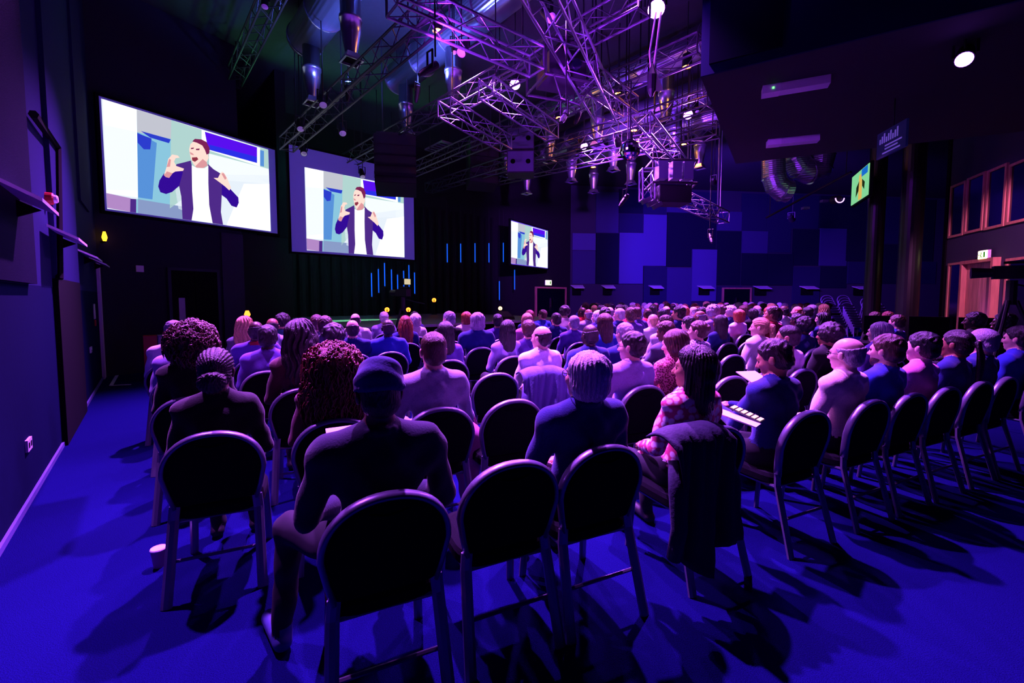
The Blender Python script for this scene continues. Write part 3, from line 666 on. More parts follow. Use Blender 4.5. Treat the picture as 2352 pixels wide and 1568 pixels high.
# unlit front lamps on the trusses near the screens
for i, (px, py, z, lab) in enumerate(((787,305,5.0,'unlit black spotlight above the middle screen'), (698,352,5.1,'small unlit spotlight at the upper left of the middle screen'), (833,405,5.0,'pale-fronted spotlight hanging over the middle screen picture'),
                           (868,415,5.0,'pale-fronted spotlight under the black line array'), (742,240,5.2,'boxy unlit spotlight on the nearest long truss'), (690,295,5.2,'dark spotlight at the end of the nearest long truss'))):
    p = on_z(px, py, z); lamp(lab, p, p+Vector((.4,-.6,-1)), (1,1,1), 0, lens='#8a988a', r=.07, light=False, estr=0.12, group='unlit spotlights near the screens')
# unseen green lamps added behind the screens to tint the rig and ceiling
lamp('added green wash lamp behind the middle screen pointing up, left', RS(3.6, 13.3, 4.7), RS(3.0, 9.6, 7.4), GREEN, 130, lens='#60ffb0', r=.08, spot=100, estr=2, group='green stage wash lamps')
lamp('added green wash lamp behind the middle screen pointing up, right', RS(6.6, 13.6, 4.7), RS(5.6, 10.5, 7.2), GREEN, 130, lens='#60ffb0', r=.08, spot=100, estr=2, group='green stage wash lamps')
lamp('cool stage lamp hanging over the stage deck', RS(5.2, 13.2, 5.2), RS(4.7, 10.9, 0.9), (0.3, 1.0, 0.5), 2200, lens='#c0ffd0', r=.09, spot=60, estr=3, group='green stage wash lamps')
lamp('violet wash lamp on the bright purple cross truss', on_z(1060, 120, 5.3), (-2.6, 3.4, 0.0), KEY, 350, spot=80, r=.07, lens='#6a20c0', estr=.6, group='truss wash lamps')
lamp('violet wash lamp on the near end of wide purple truss', on_z(1265, 40, 5.5), (3.4, 2.2, 0.0), VIOLET, 300, spot=85, r=.07, lens='#6a20c0', estr=.6, group='truss wash lamps')
lamp('added violet wash lamp on the fourth long truss facing the panelled wall', on_z(1420, 330, 5.0), on_far(1480, 600), VIOLET, 6000, spot=85, r=.07, lens='#6a20c0', estr=.6, group='truss wash lamps')  # this lamp and the next are added to brighten the far wall
lamp('added violet wash lamp over the far right rows facing the panelled wall', at_y(1640, 420, 14.0), on_far(1720, 620), BLUE, 6000, spot=85, r=.07, lens='#6a20c0', estr=.6, group='truss wash lamps')
# uplights added on the trusses, with no visible source, to brighten ducts and ceiling
for i, (px, py, z, tx, col, en, lab) in enumerate(((800, 200, 5.6, (-3.2, 9.0, 7.6), (.10, .16, 1.0), 420, 'nearest long truss below the first duct'), (960, 200, 5.9, (-1.6, 9.0, 7.6), (.12, .16, 1.0), 420, 'second long truss below the second duct'),
        (1330, 260, 5.6, (2.2, 10.5, 7.6), (.2, .04, 1.0), 150, 'third long truss below the third duct'), (1480, 330, 5.6, (4.6, 12.0, 7.6), (.2, .03, 1.0), 160, 'fourth long truss below the far ducts'))):
    lamp('added blue uplight standing on the '+lab, on_z(px, py, z), tx, col, en, spot=150, r=.05, estr=.5, radius=.08, lens='#5a40ff', group='added truss uplights')
# truss toners: unseen small lamps added to brighten the purple trusses
TON = (.34, .03, 1.0)
lamp('added violet toner lamp grazing the bright cross truss', on_z(1000, 150, 4.3), on_z(1120, 80, 5.0), TON, 700, spot=120, r=.04, lens='#6a20c0', estr=.6, radius=.05, group='added truss toner lamps')
lamp('added violet toner lamp grazing the wide truss', on_z(1300, 260, 4.1), on_z(1340, 180, 5.0), TON, 350, spot=130, r=.04, lens='#6a20c0', estr=.6, radius=.05, group='added truss toner lamps')
lamp('added violet toner lamp beside the mirror ball', on_z(1440, 450, 3.6), on_z(1520, 340, 4.7), TON, 60, spot=130, r=.04, lens='#6a20c0', estr=.6, radius=.05, group='added truss toner lamps')
lamp('added violet toner lamp below the low hung truss', at_y(1630, 540, 10.6), at_y(1610, 470, 11.6), TON, 40, spot=140, r=.04, lens='#6a20c0', estr=.6, radius=.05, group='added truss toner lamps')

# ------------------------------------------------------------------ loudspeakers
def line_array(label, p, rot, n, w, d, h, curve, front=M_spk, group='hanging line arrays', body=M_spk, ports=False):
    t = thing('line_array', label, 'speaker', p, rot, group)
    z = 0; y = 0; a = 0.0
    for i in range(n):
        R = Matrix.Rotation(-a, 3, 'X')
        bd = MB().box((0, y, z-h/2), (w, d, h*.97), mtx=R).build('cabinet', body, t)
        g = MB().box(Vector((0, y, z-h/2))+R@Vector((0,-d/2-.006,0)), (w*.94, .012, h*.86), mtx=R).build('grille', front, bd)
        if ports:
            for sx in (-.28, .28):
                MB().lathe([(0,.0),(w*.09,0)], 12, Vector((sx*w, y-d/2-.014, z-h/2)), M=Matrix.Rotation(PI/2, 3, 'X')).build('port', M_black, g)
        z -= h; a += curve; y += math.sin(a)*h*-.5*0
        y += math.tan(a)*h*.5
    MB().box((0,0,.04), (w*.9, d*.8, .05)).build('bumper_frame', M_lamp, t)
    for sx in (-.3, .3): MB().cone((sx*w,0,.05), (sx*w,0,ZC-p.z), .015, .015, 6).build('hoist_chain', M_alud, t)
p = at_y(908, 318, 10.6); line_array('big black curved line array hanging left of the stage', p, RA-.5, 5, 0.95, 0.55, 0.24, .10)
p = at_y(1108, 325, 14.0); line_array('second black line array hanging over the stage middle', p, RA-.4, 5, 0.9, 0.6, 0.28, .06)
p = at_y(1196, 300, 12.0); line_array('blue-lit bass speaker stack with round ports, hanging', p, RA-.75, 2, 0.72, 0.6, 0.6, 0, M_spkb, ports=True)
# projector cage between the purple trusses
p = at_y(1288, 150, 7.0)
t = thing('projector_cage', 'black projector in tubular cage under the purple trusses', 'projector', p, 0.35)
MB().box((0,0,-.1), (0.62, 0.5, 0.42)).build('projector_body', M_lamp, t)
MB().cone((0.1,-.26,-.12), (0.1,-.34,-.12), .09, .08, 14).build('projector_lens', M_glassd, t)
for z in (.16, -.36, ): MB().tube([(-.42,-.36,z),(.42,-.36,z),(.42,.36,z),(-.42,.36,z)], .025, 8, closed=True).build('cage_ring', M_lamp, t)
for x in (-.42, .42):
    for y in (-.36, .36): MB().cone((x,y,-.36), (x,y,.16), .022, .022, 8).build('cage_post', M_lamp, t)
MB().tube([(-.3,-.38,-.36),(-.2,-.42,-.7),(.1,-.42,-.75),(.35,-.38,-.4)], .012, 6).build('cable_loop', M_lamp, t)
# second cage with blue panels
p = at_y(1536, 402, 9.6)
t = thing('lamp_cage', 'black cage of blue-lit panels under the steep truss', 'light rig', p, 0.1)
MB().tube([(-.5,-.35,.22),(.45,-.35,.22),(.62,.3,.1),(-.4,.3,.22)], .03, 8, closed=True).build('cage_ring', M_alud, t)
MB().tube([(-.5,-.35,-.25),(.45,-.35,-.25),(.6,.3,-.25),(-.4,.3,-.25)], .03, 8, closed=True).build('cage_ring', M_lamp, t)
for x in (-.3, 0.0, .25): MB().box((x,-.3,0), (.2,.2,.36)).build('blue_panel', M_spkb, t)
MB().box((0.05,0,-.45), (0.7,.5,.36)).build('black_housing', M_lamp, t)
for k in range(3): MB().box((-.62+.12*k,-.3,-.62-.05*k), (.2,.1,.09), mtx=Matrix.Rotation(-.5, 3, 'Y')).build('clamp_lamp', M_alu, t)
# mirror ball
p = at_y(1447, 345, 7.3); t = thing('mirror_ball', 'mirror ball hanging beside the steep purple truss', 'mirror ball', p, 0)
b = MB(); n, mR = 28, 0.165
b.lathe([(max(1e-7, mR*math.sin(PI*i/14)), -mR*math.cos(PI*i/14)) for i in range(15)], n); b.build('mirror_facets', mat('mirror_facets', '#d8c8e0', 0.08, 1.0), t)
MB().cone((0,0,mR), (0,0,mR+.12), .05, .03, 10).build('motor', M_lamp, t); MB().cone((0,0,mR+.1), (0,0,1.1), .012, .012, 6).build('hanger', M_lamp, t)
# rope hoist below the brightest lamp
p = on_z(1507, 20, 5.7); A = at_y(1492, 120, p.y); Bm = at_y(1497, 190, p.y)
t = thing('rope_hoist', 'white rope hoist with hook hanging below the brightest spotlight', 'hoist', p, 0)
MB().tube([(0,0,-.05), A-p, Bm-p], .014, 6).build('rope', mat('rope', '#d8d0e8', .7), t); MB().tube([(.07,0,-.05), Bm-p+Vector((.03,0,.25)), Bm-p], .018, 6).build('rope', mat('rope', '#d8d0e8', .7), t)
MB().lathe([(0.01,.28),(.07,.1),(.06,-.1),(.02,-.2)], 10, Bm-p).build('hook_block', M_lamp, t)
q = at_y(1502, 190, p.y)-p; MB().add([q+Vector((0,0,.25)), q+Vector((.14,0,-.12)), q+Vector((.02,0,-.12)), q+Vector((.02,.05,.2))], ((0,1,2),(0,3,1),(1,3,2),(0,2,3))).build('sling', M_white, t)
# hanging cables
for i, (pts, lab) in enumerate(((((1340,-40),(1342,140),(1345,190)), 'left hanging cable behind the projector cage'), (((1368,-40),(1370,90),(1362,165)), 'right hanging cable behind the projector cage'), (((1392,80),(1400,150),(1398,200)), 'sagging cable beside the hanging clamp'))):
    o = MB().tube([at_y(x, y, 7.6) for x, y in pts], .014, 6).build('hanging_cable', M_lamp); tag(o, lab, 'cable', 'hanging cables')
# silver spiral ducts below the balcony
def pipe(label, pts, Y, r):
    P = [at_y(x, y, Y) for x, y in pts]
    t = thing('spiral_duct', label, 'duct', P[0], 0, 'bent silver ducts beyond the balcony')
    Q = [p-P[0] for p in P]
    MB().tube(Q, r, 20).build('duct_tube', M_duct, t, smooth=False)
    for p, a in zip(Q[1:-1], Q[2:]):
        d = (a-p).normalized(); MB().cone(p-d*.02, p+d*.02, r+.015, r+.015, 20).build('joint_ring', M_noz, t)
pipe('silver duct dropping and bending right below the balcony', [(1776,210),(1776,300),(1776,360),(1777,405),(1783,424),(1797,437),(1812,440)], 12.0, .29)
pipe('wide silver elbow duct right of the dropping duct', [(1820,220),(1822,330),(1826,362),(1838,384),(1858,394),(1880,388),(1886,360),(1888,320),(1889,215)], 12.5, .34)
# pale ceiling grille plates
for (px, py, lab) in ((1008,337,'pale rectangular ceiling grille beyond the left line array'),):
    p = on_z(px, py, 6.6); t = thing('ceiling_grille', lab, 'vent', p, RA); MB().box((0,0,0), (.45,1.1,.05)).build('plate', mat('grille_grey', '#8a8e88', .7), t)
    for k in range(5): MB().box((0,-.4+.2*k,-.03), (.4,.03,.02)).build('slat', M_black, t)
# monitors on the first column
p = at_y(1975, 426, 10.2)
t = thing('column_monitor', 'green-lit monitor on the slim column showing the speaker', 'monitor', p, -2.0)
MB().box((0,0.04,0), (1.04, .06, .6)).build('case', M_black, t)
pg = MB().box((0,0,0), (0.98, .012, .54)).build('picture', em('monitor_green', '#8ae0a0', .9), t)
f = MB(); y = -.008
f.add([(-.05,y,-.26),(.16,y,-.26),(.14,y,.07),(.05,y,.14),(-.05,y,.07)], [(0,1,2,3,4)], 0); f.add([(-.2,y-.001,-.18),(-.04,y-.001,-.09),(-.02,y-.001,.09),(-.18,y-.001,.0)], [(0,1,2,3)], 1); f.add([(.14,y-.001,.09),(.3,y-.001,.0),(.28,y-.001,-.13),(.16,y-.001,-.04)], [(0,1,2,3)], 1)
f.add([(.1,y-.002,.13),(.44,y-.002,.13),(.44,y-.002,.26),(.1,y-.002,.26)], [(0,1,2,3)], 2); f.add([(-.04,y-.003,.09),(.12,y-.003,.09),(.1,y-.003,.19),(-.02,y-.003,.19)], [(0,1,2,3)], 0)
f.build('picture_figure', [em('mon_skin', '#e8c060', .9), em('mon_dark', '#2a3a20', .5), em('mon_blue', '#1a70d8', .9)], pg)
MB().cone((0,.06,0), (.1,.35,0), .03, .03, 8).build('bracket', M_black, t)
t.scale = (1.3, 1.0, 1.25)
p = at_y(2045, 322, 6.2)
t = thing('hanging_sign', 'dark diamond-angled sign with pale lettering near the balcony', 'sign', p, -1.75)
MB().box((0,0.02,0), (0.6, .03, .36)).build('board', mat('sign_blue', '#22245a', .6, emit='#16165a', estr=.15), t)
b = MB()
for k in range(9): b.box((-.22+.05*k*.9, 0, .045+.015*(k % 3)), (.02, .006, .07+.03*((k*7) % 3)))
for z, w, x in ((-.04,.34,.06), (-.085,.26,.02), (-.135,.36,.02)): b.box((x, 0, z), (w, .006, .018))
b.build('lettering', mat('sign_letters', '#b8a8f0', .6, emit='#7a60d0', estr=.35), t)
MB().cone((0,.03,.18), (0,.03,ZB-p.z), .01, .01, 6).build('hanger', M_lamp, t)
# lamp bar with bright ring beside the monitor
A = at_y(1760, 500, 13.5); B = at_y(1955, 395, 11.0)
t = thing('lighting_bar', 'dark lighting bar with a bright ringed lamp below balcony', 'light rig', A, 0)
MB().cone((0,0,0), B-A, .03, .03, 8).build('bar', M_lamp, t)
for k in (.05, .95): q = (B-A)*k; MB().cone(q, (q.x, q.y, ZC-A.z-.01), .01, .01, 6).build('drop_rod', M_lamp, t)
p = at_y(1929, 455, 11.3)-A; MB().tube([p+Vector((.11*math.cos(k*PI/9), 0, .11*math.sin(k*PI/9))) for k in range(9, 19)], .012, 6).build('ring_light', mat('ring_glow', '#ffffff', .4, emit='#d080ff', estr=5), t)
MB().lathe([(.08,0),(.11,.2)], 14, p+Vector((0,.02,0)), M=Matrix.Rotation(-PI/2, 3, 'X')).build('lamp_can', M_lamp, t)
for x, y in ((1893,462), (1850,478)):
    q = at_y(x, y, 11.9)-A; MB().box(q, (.16,.12,.06)).build('lamp_can', M_spkb, t)
# ------------------------------------------------------------------ signed distance modelling for people
def surface_nets(f, xs, ys, zs):
    s = f < 0
    c8 = [s[i:f.shape[0]-1+i, j:f.shape[1]-1+j, k:f.shape[2]-1+k] for i in (0,1) for j in (0,1) for k in (0,1)]
    cnt = np.zeros(c8[0].shape, np.int8)
    for c in c8: cnt += c
    act = (cnt > 0) & (cnt < 8); I, J, K = np.nonzero(act)
    vid = -np.ones(act.shape, np.int64); vid[I, J, K] = np.arange(len(I))
    offs = [(i,j,k) for i in (0,1) for j in (0,1) for k in (0,1)]
    val = [f[I+a, J+b_, K+c] for a, b_, c in offs]; pos = [np.stack([xs[I+a], ys[J+b_], zs[K+c]], 1) for a, b_, c in offs]
    acc = np.zeros((len(I), 3)); n = np.zeros(len(I))
    for a in range(8):
        for b_ in range(a+1, 8):
            if sum(abs(offs[a][t]-offs[b_][t]) for t in range(3)) != 1: continue
            m = (val[a] < 0) != (val[b_] < 0)
            t = np.where(m, val[a]/np.where(m, val[a]-val[b_], 1), 0)[:, None]
            acc += np.where(m[:, None], pos[a]+(pos[b_]-pos[a])*t, 0); n += m
    V = acc/np.maximum(n, 1)[:, None]
    Q = []
    for ax in range(3):
        a = [slice(None)]*3; b_ = [slice(None)]*3; a[ax] = slice(0, -1); b_[ax] = slice(1, None)
        e = s[tuple(a)] != s[tuple(b_)]; flip = s[tuple(a)]
        i, j, k = np.nonzero(e); fl = flip[i, j, k]; idx = [i, j, k]
        o1, o2 = [t for t in range(3) if t != ax]
        ok = (idx[o1] > 0) & (idx[o2] > 0) & (idx[o1] < f.shape[o1]-1) & (idx[o2] < f.shape[o2]-1)
        idx = [t[ok] for t in idx]; fl = fl[ok]
        def cell(d1, d2):
            q = [t.copy() for t in idx]; q[o1] -= d1; q[o2] -= d2; return vid[q[0], q[1], q[2]]
        q = np.stack([cell(1,1), cell(0,1), cell(0,0), cell(1,0)], 1)
        rev = fl if ax != 1 else ~fl
        q[~rev] = q[~rev][:, ::-1]; Q.append(q)
    return V, np.concatenate(Q)
class SDF:
    def __init__(self, xs, ys, zs):
        self.ax = [np.asarray(a, np.float32) for a in (xs, ys, zs)]
        self.f = np.full([len(a) for a in self.ax], 1.0, np.float32); self.t = np.zeros(self.f.shape, np.int8); self.td = np.full(self.f.shape, 1.0, np.float32)
    def _sub(self, lo, hi):
        sl = []
        for a, l, h in zip(self.ax, lo, hi):
            i0 = int(np.searchsorted(a, l)); i1 = int(np.searchsorted(a, h)); sl.append(slice(i0, max(i1, i0)))
        sl = tuple(sl); X, Y, Z = np.meshgrid(*[a[s] for a, s in zip(self.ax, sl)], indexing='ij')
        return sl, np.stack([X, Y, Z], -1)
    def _union(self, sl, d, k, tagv):
        f = self.f[sl]
        if f.size == 0: return
        h = np.clip(0.5+0.5*(f-d)/k, 0, 1); self.f[sl] = f*(1-h)+d*h-k*h*(1-h)
        m = d < self.td[sl]; self.td[sl] = np.where(m, d, self.td[sl]); self.t[sl] = np.where(m, tagv, self.t[sl])
    def cap(self, a, b_, ra, rb=None, k=0.03, t=0, wr=None):
        rb = ra if rb is None else rb; a, b_ = np.asarray(a, np.float32), np.asarray(b_, np.float32); mr = max(ra, rb)+.1
        sl, P = self._sub(np.minimum(a, b_)-mr, np.maximum(a, b_)+mr); ba = b_-a
        h = np.clip(((P-a)@ba)/max(1e-9, float(ba@ba)), 0, 1)
        d = np.linalg.norm(P-a-h[..., None]*ba, axis=-1)-(ra+(rb-ra)*h)
        if wr is not None: d = d+wr(P)
        self._union(sl, d, k, t)
    def ell(self, c, r, k=0.03, t=0, R=None, wr=None):
        c, r = np.asarray(c, np.float32), np.asarray(r, np.float32); mr = float(r.max())+.1
        sl, P = self._sub(c-mr, c+mr); q = P-c
        if R is not None: q = q@np.asarray(R, np.float32)
        k0 = np.linalg.norm(q/r, axis=-1); k1 = np.linalg.norm(q/(r*r), axis=-1); d = k0*(k0-1)/np.maximum(k1, 1e-6)
        if wr is not None: d = d+wr(P)
        self._union(sl, d, k, t)
    def cut(self, fn, k=.014):
        X, Y, Z = np.meshgrid(*self.ax, indexing='ij'); g = fn(X, Y, Z); h = np.clip(.5-.5*(g-self.f)/k, 0, 1); self.f = (g*(1-h)+self.f*h+k*h*(1-h)).astype(np.float32)
    def grid_add(self, fn):
        X, Y, Z = np.meshgrid(*self.ax, indexing='ij'); self.f = self.f+fn(X, Y, Z).astype(np.float32)
    def extract(self):
        V, Q = surface_nets(self.f.astype(np.float64), *[a.astype(np.float64) for a in self.ax])
        C = V[Q].mean(1); ix = [np.clip(np.searchsorted(a, C[:, i]), 0, len(a)-1) for i, a in enumerate(self.ax)]
        return V, Q, self.t[ix[0], ix[1], ix[2]]
def mesh_np(name, V, Q, tags=None):
    me = bpy.data.meshes.new(name); me.from_pydata(V.tolist(), [], Q.tolist())
    me.polygons.foreach_set('use_smooth', np.ones(len(Q), bool))
    if tags is not None: me.polygons.foreach_set('material_index', tags.astype(np.int32))
    me.update(); return me
def axis(segs):
    out = [segs[0][0]]
    for a, b_, h in segs:
        n = max(1, int(round((b_-a)/h))); out += list(a+(b_-a)*np.arange(1, n+1)/n)
    return np.array(out)
def wrinkle(P):
    x, y, z = P[..., 0], P[..., 1], P[..., 2]
    return 0.006*np.sin(34*z+9*x+5*np.sin(13*x))*np.sin(11*x+7*z+3*y)+0.005*np.sin(21*x-27*z+14*y+2*np.sin(9*z))

# hand with five fingers, wrist at origin, fingers along +y, palm down
def make_hand(sgn):
    S = SDF(axis([(-.07,.07,.004)]), axis([(-.03,.2,.004)]), axis([(-.07,.04,.004)]))
    S.cap((0,-.02,0), (0,.03,0), .024, .026, .02); S.ell((0,.055,-.004), (.04,.045,.017), .015)
    for i, (x, L) in enumerate(((-.03,.062),(-.011,.074),(.009,.068),(.027,.052))):
        x *= sgn*-1*-1; p0 = (x*sgn/abs(sgn)*1.0, .085, -.004); p1 = (x*1.05, .085+L*.45, -.008-.004*i); p2 = (x*1.05, .085+L*.78, -.024-.003*i); p3 = (x, .085+L*.95, -.042)
        S.cap(p0, p1, .0095, .009, .005); S.cap(p1, p2, .009, .008, .004); S.cap(p2, p3, .008, .0072, .004)
    S.cap((-.028*sgn,.02,-.004), (-.05*sgn,.055,-.014), .014, .011, .01); S.cap((-.05*sgn,.055,-.014), (-.045*sgn,.088,-.026), .011, .008, .006)
    return S.extract()[:2]
HAND = {1: make_hand(1), -1: make_hand(-1)}
# body tags: 0 skin 1 top 2 trousers 3 shoes 4 eyes 5 collar
BODY = {}
def make_body(name, build='m', yaw=0.0, pitch=0.0, lean=0.0, arms='lap', legs='std', collar=True, hs=1.06, tilt=0.0, sleeves=True):
    W = {'m': 1.0, 'f': 0.88, 'b': 1.10}[build]
    S = SDF(axis([(-.56,-.14,.012),(-.14,.14,.008),(.14,.42,.012)]), axis([(-.3,-.16,.012),(-.16,.16,.008),(.16,.78,.013)]), axis([(0,1.0,.013),(1.0,1.42,.007)]))
    ly = lambda z: lean*(z-.5)-.055*max(0, (z-.5))/.5*1.0-.03
    T = 1
    S.ell((0,-.02,.55), (.175*W,.155,.12), .05, 2)
    S.cap((-.09,0,.54), (.09,0,.54), .1*W, .1*W, .05, 2)
    S.ell((0,ly(.72),.70), (.152*W,.118,.15), .06, T, wr=wrinkle)
    S.ell((0,ly(.92),.91), (.178*W,.122,.17), .06, T, wr=wrinkle)
    if build == 'f': S.ell((0,ly(.92)+.085,.90), (.13,.06,.07), .05, T)
    S.cap((-.155*W,ly(1.0),1.0), (.155*W,ly(1.0),1.0), .072, .072, .05, T, wr=wrinkle)
    S.cap((-.12*W,ly(1.02),1.02), (0,ly(1.06),1.075), .06, .06, .04, T); S.cap((.12*W,ly(1.02),1.02), (0,ly(1.06),1.075), .06, .06, .04, T)
    # head frame
    nb = np.array((0, ly(1.06), 1.06)); Hc = np.array((0, ly(1.2)+.02, 1.215))
    R = np.array((Matrix.Rotation(yaw, 3, 'Z') @ Matrix.Rotation(tilt, 3, 'Y') @ Matrix.Rotation(pitch, 3, 'X')))
    def h(p): return Hc+R@(np.array(p)*hs)
    def he(c, r, k, t=0): S.ell(h(c), np.array(r)*hs, k, t, R)
    def hc(a, b_, ra, rb, k, t=0): S.cap(h(a), h(b_), ra*hs, rb*hs, k, t)
    S.cap(nb+np.array((0,.018,-.005)), h((0,-.03,-.05)), .050*(.9 if build == 'f' else 1.0), .05, .03, 0)
    he((0,-.018,.045), (.073,.095,.080), .02); he((0,.03,-.01), (.061,.062,.088), .025); he((0,.036,-.06), (.049,.05,.043), .02)
    hc((0,.068,-.088), (0,.07,-.088), .02, .02, .02); hc((0,.088,.012), (0,.110,-.026), .008, .0135, .012); hc((-.014,.094,-.03), (.014,.094,-.03), .008, .008, .008)
    hc((-.032,.078,.027), (.032,.078,.027), .012, .012, .015); hc((-.035,.066,-.02), (-.03,.066,-.02), .022, .022, .02); hc((.03,.066,-.02), (.035,.066,-.02), .022, .022, .02)
    hc((-.02,.083,-.054), (.02,.083,-.054), .008, .008, .008); hc((-.016,.082,-.064), (.016,.082,-.064), .009, .009, .006)
    for sx in (-1, 1):
        he((.03*sx,.079,.010), (.013,.010,.009), .004, 4)
        he((.076*sx,-.008,-.002), (.010,.021,.032), .006); he((.083*sx,-.016,.006), (.006,.016,.024), .006)
    if collar:
        for i in range(14):
            a = 2*PI*i/14; a2 = 2*PI*(i+1)/14
            S.cap((.066*math.cos(a), ly(1.06)-.006+.066*math.sin(a), 1.075-.012*math.sin(a)), (.066*math.cos(a2), ly(1.06)-.006+.066*math.sin(a2), 1.075-.012*math.sin(a2)), .017, .017, .008, 5)
    # arms
    if arms == 'lap': E_, Wr = (.25*W,-.03,.74), (.10,.24,.66)
    elif arms == 'write': E_, Wr = (.255*W,.03,.74), (.11,.32,.72)
    elif arms == 'phone': E_, Wr = (.25*W,.05,.76), (.07,.33,.80)
    elif arms == 'wide': E_, Wr = (.30*W,.0,.76), (.2,.27,.64)
    hands = []
    for sx in (-1, 1):
        sh = np.array((.185*W*sx, ly(1.0), .995)); el = np.array((E_[0]*sx, E_[1]+lean*.3, E_[2])); wr_ = np.array((Wr[0]*sx, Wr[1]+lean*.3, Wr[2]))
        S.cap(sh, el, .066*W**.5, .05, .035, T, wr=wrinkle); S.cap(el, wr_, .05, .036, .02, T if sleeves else 0, wr=wrinkle if sleeves else None)
        hands.append((sx, wr_, wr_-el))
    # legs
    for sx in (-1, 1):
        if legs == 'out' and sx < 0: kn, an, ft = (-.36,.36,.53), (-.40,.30,.10), (-.47,.47,.045)
        elif legs == 'out': kn, an, ft = (.12,.45,.53), (.12,.48,.1), (.14,.62,.045)
        else: kn, an, ft = (.115*sx,.43,.525), (.115*sx,.42,.1), (.13*sx,.57,.045)
        hp = np.array((.095*sx*W, .0, .55))
        S.cap(hp, kn, .092, .066, .03, 2, wr=wrinkle); S.cap(kn, an, .064, .046, .02, 2, wr=wrinkle)
        hl = np.array(an)+np.array((0,-.03,-.055)); S.cap(hl, ft, .042, .036, .02, 3); S.cap((an[0],an[1],.07), (an[0],an[1],.1), .042, .042, .01, 3)
    V, Q, tg = S.extract()
    for sx, wr_, d in hands:
        hv, hq = HAND[sx]; d = Vector(d).normalized(); d = (d+Vector((-.35*sx,0,-.05))).normalized()
        Rm = np.array(d.to_track_quat('Y', 'Z').to_matrix()); nv = hv@Rm.T+wr_+np.array(d)*.015
        Q = np.concatenate([Q, hq+len(V)]); V = np.concatenate([V, nv]); tg = np.concatenate([tg, np.zeros(len(hq), tg.dtype)])
    me = mesh_np('person', V, Q, tg)
    for i in range(6): me.materials.append(None)
    BODY[name] = (me, Matrix.Translation(Vector(Hc)) @ Matrix(R.tolist()).to_4x4() @ Matrix.Scale(hs, 4), float(V[:, 2].max()))
make_body('m', 'm'); make_body('mL', 'm', yaw=.45); make_body('mR', 'm', yaw=-.3); make_body('b', 'b'); make_body('bL', 'b', yaw=.3, tilt=.06)
make_body('f', 'f', collar=False); make_body('fL', 'f', yaw=.5, collar=False); make_body('fR', 'f', yaw=-.35, collar=False)
make_body('fwd', 'm', pitch=-.22, lean=.22, arms='write'); make_body('phone', 'm', yaw=.35, pitch=-.3, lean=.1, arms='phone'); make_body('cap', 'b', pitch=-.06, arms='lap', legs='out', lean=.03)
make_body('fp', 'f', yaw=.3, pitch=-.2, lean=.06, arms='phone', collar=False)

# ------------------------------------------------------------------ hair (head frame: x right, y forward, z up, origin between the ears)
HAIR = {}
def hgrid(lo=-.2, hi=.17, h=.0055, w=.16, yb=-.22): return SDF(axis([(-w,w,h)]), axis([(yb,.14,h)]), axis([(lo,hi,h)]))
def hn(X, Y, Z, s, a): return a*(np.sin(s*X+1.3*np.sin(s*.7*Y))*np.sin(s*1.1*Y+.8*np.sin(s*.6*Z))*np.sin(s*.9*Z+1.1*np.sin(s*.8*X)))
def base(S, g=.012, low=-.07):
    S.ell((0,-.02,.046), (.073+g,.095+g,.081+g), .01); S.ell((0,-.055,-.02), (.064+g,.05+g,.062), .02)
front = lambda X, Y, Z: Y-(.028+.62*Z)
def finish(name, S):
    V, Q, t = S.extract(); HAIR[name] = mesh_np('hair', V, Q)
S = hgrid(h=.005); base(S, .014); S.cut(front); S.grid_add(lambda X, Y, Z: hn(X, Y, Z, 95, .005)); finish('short', S)
S = hgrid(h=.005); base(S, .008); S.cut(front); S.grid_add(lambda X, Y, Z: hn(X, Y, Z, 160, .0015)); finish('buzz', S)
S = hgrid(h=.005); base(S, .008); S.cut(lambda X, Y, Z: Y-(.01+.5*Z)); S.cut(lambda X, Y, Z: Z-.038-.02*np.cos(9*X)-.25*np.maximum(0, -Y-.07)); S.grid_add(lambda X, Y, Z: hn(X, Y, Z, 110, .003)); finish('rim', S)
S = hgrid(h=.006, w=.19, yb=-.24); S.ell((0,-.03,.04), (.115,.125,.115), .02); S.cut(lambda X, Y, Z: Y-(.05+.35*Z)); S.grid_add(lambda X, Y, Z: hn(X, Y, Z, 75, .010)); finish('afro', S)
S = hgrid(lo=-.42, h=.006, w=.17); base(S, .018); S.ell((0,-.055,-.12), (.098,.062,.20), .03); S.cap((-.07,.0,.02), (-.085,.01,-.2), .03, .02, .02); S.cap((.07,.0,.02), (.085,.01,-.2), .03, .02, .02); S.cut(lambda X, Y, Z: Y-(.035+.5*np.maximum(Z,-.02)))
S.grid_add(lambda X, Y, Z: .004*np.sin(np.arctan2(X, Y+.02)*34+3*np.sin(9*Z))+hn(X, Y, Z, 40, .003)); finish('long', S)
S = hgrid(lo=-.5, h=.006, w=.2, yb=-.26); base(S, .022); S.ell((0,-.06,-.14), (.12,.075,.25), .04); S.cap((-.08,.0,.02), (-.11,.0,-.25), .035, .03, .02); S.cap((.08,.0,.02), (.11,.0,-.25), .035, .03, .02); S.cut(lambda X, Y, Z: Y-(.035+.5*np.maximum(Z,-.02)))
S.grid_add(lambda X, Y, Z: .007*np.sin(np.arctan2(X, Y+.02)*18+2.5*np.sin(26*Z))+hn(X, Y, Z, 55, .006)); finish('wavy', S)
S = hgrid(lo=-.2, h=.0055, w=.17); S.ell((0,-.03,.03), (.1,.115,.105), .02); S.ell((0,-.035,-.05), (.1,.095,.075), .03); S.cut(lambda X, Y, Z: Y-(.04+.4*np.maximum(Z,-.06))); S.grid_add(lambda X, Y, Z: .003*np.sin(np.arctan2(X, Y+.02)*30)+hn(X, Y, Z, 60, .005)); finish('bob', S)
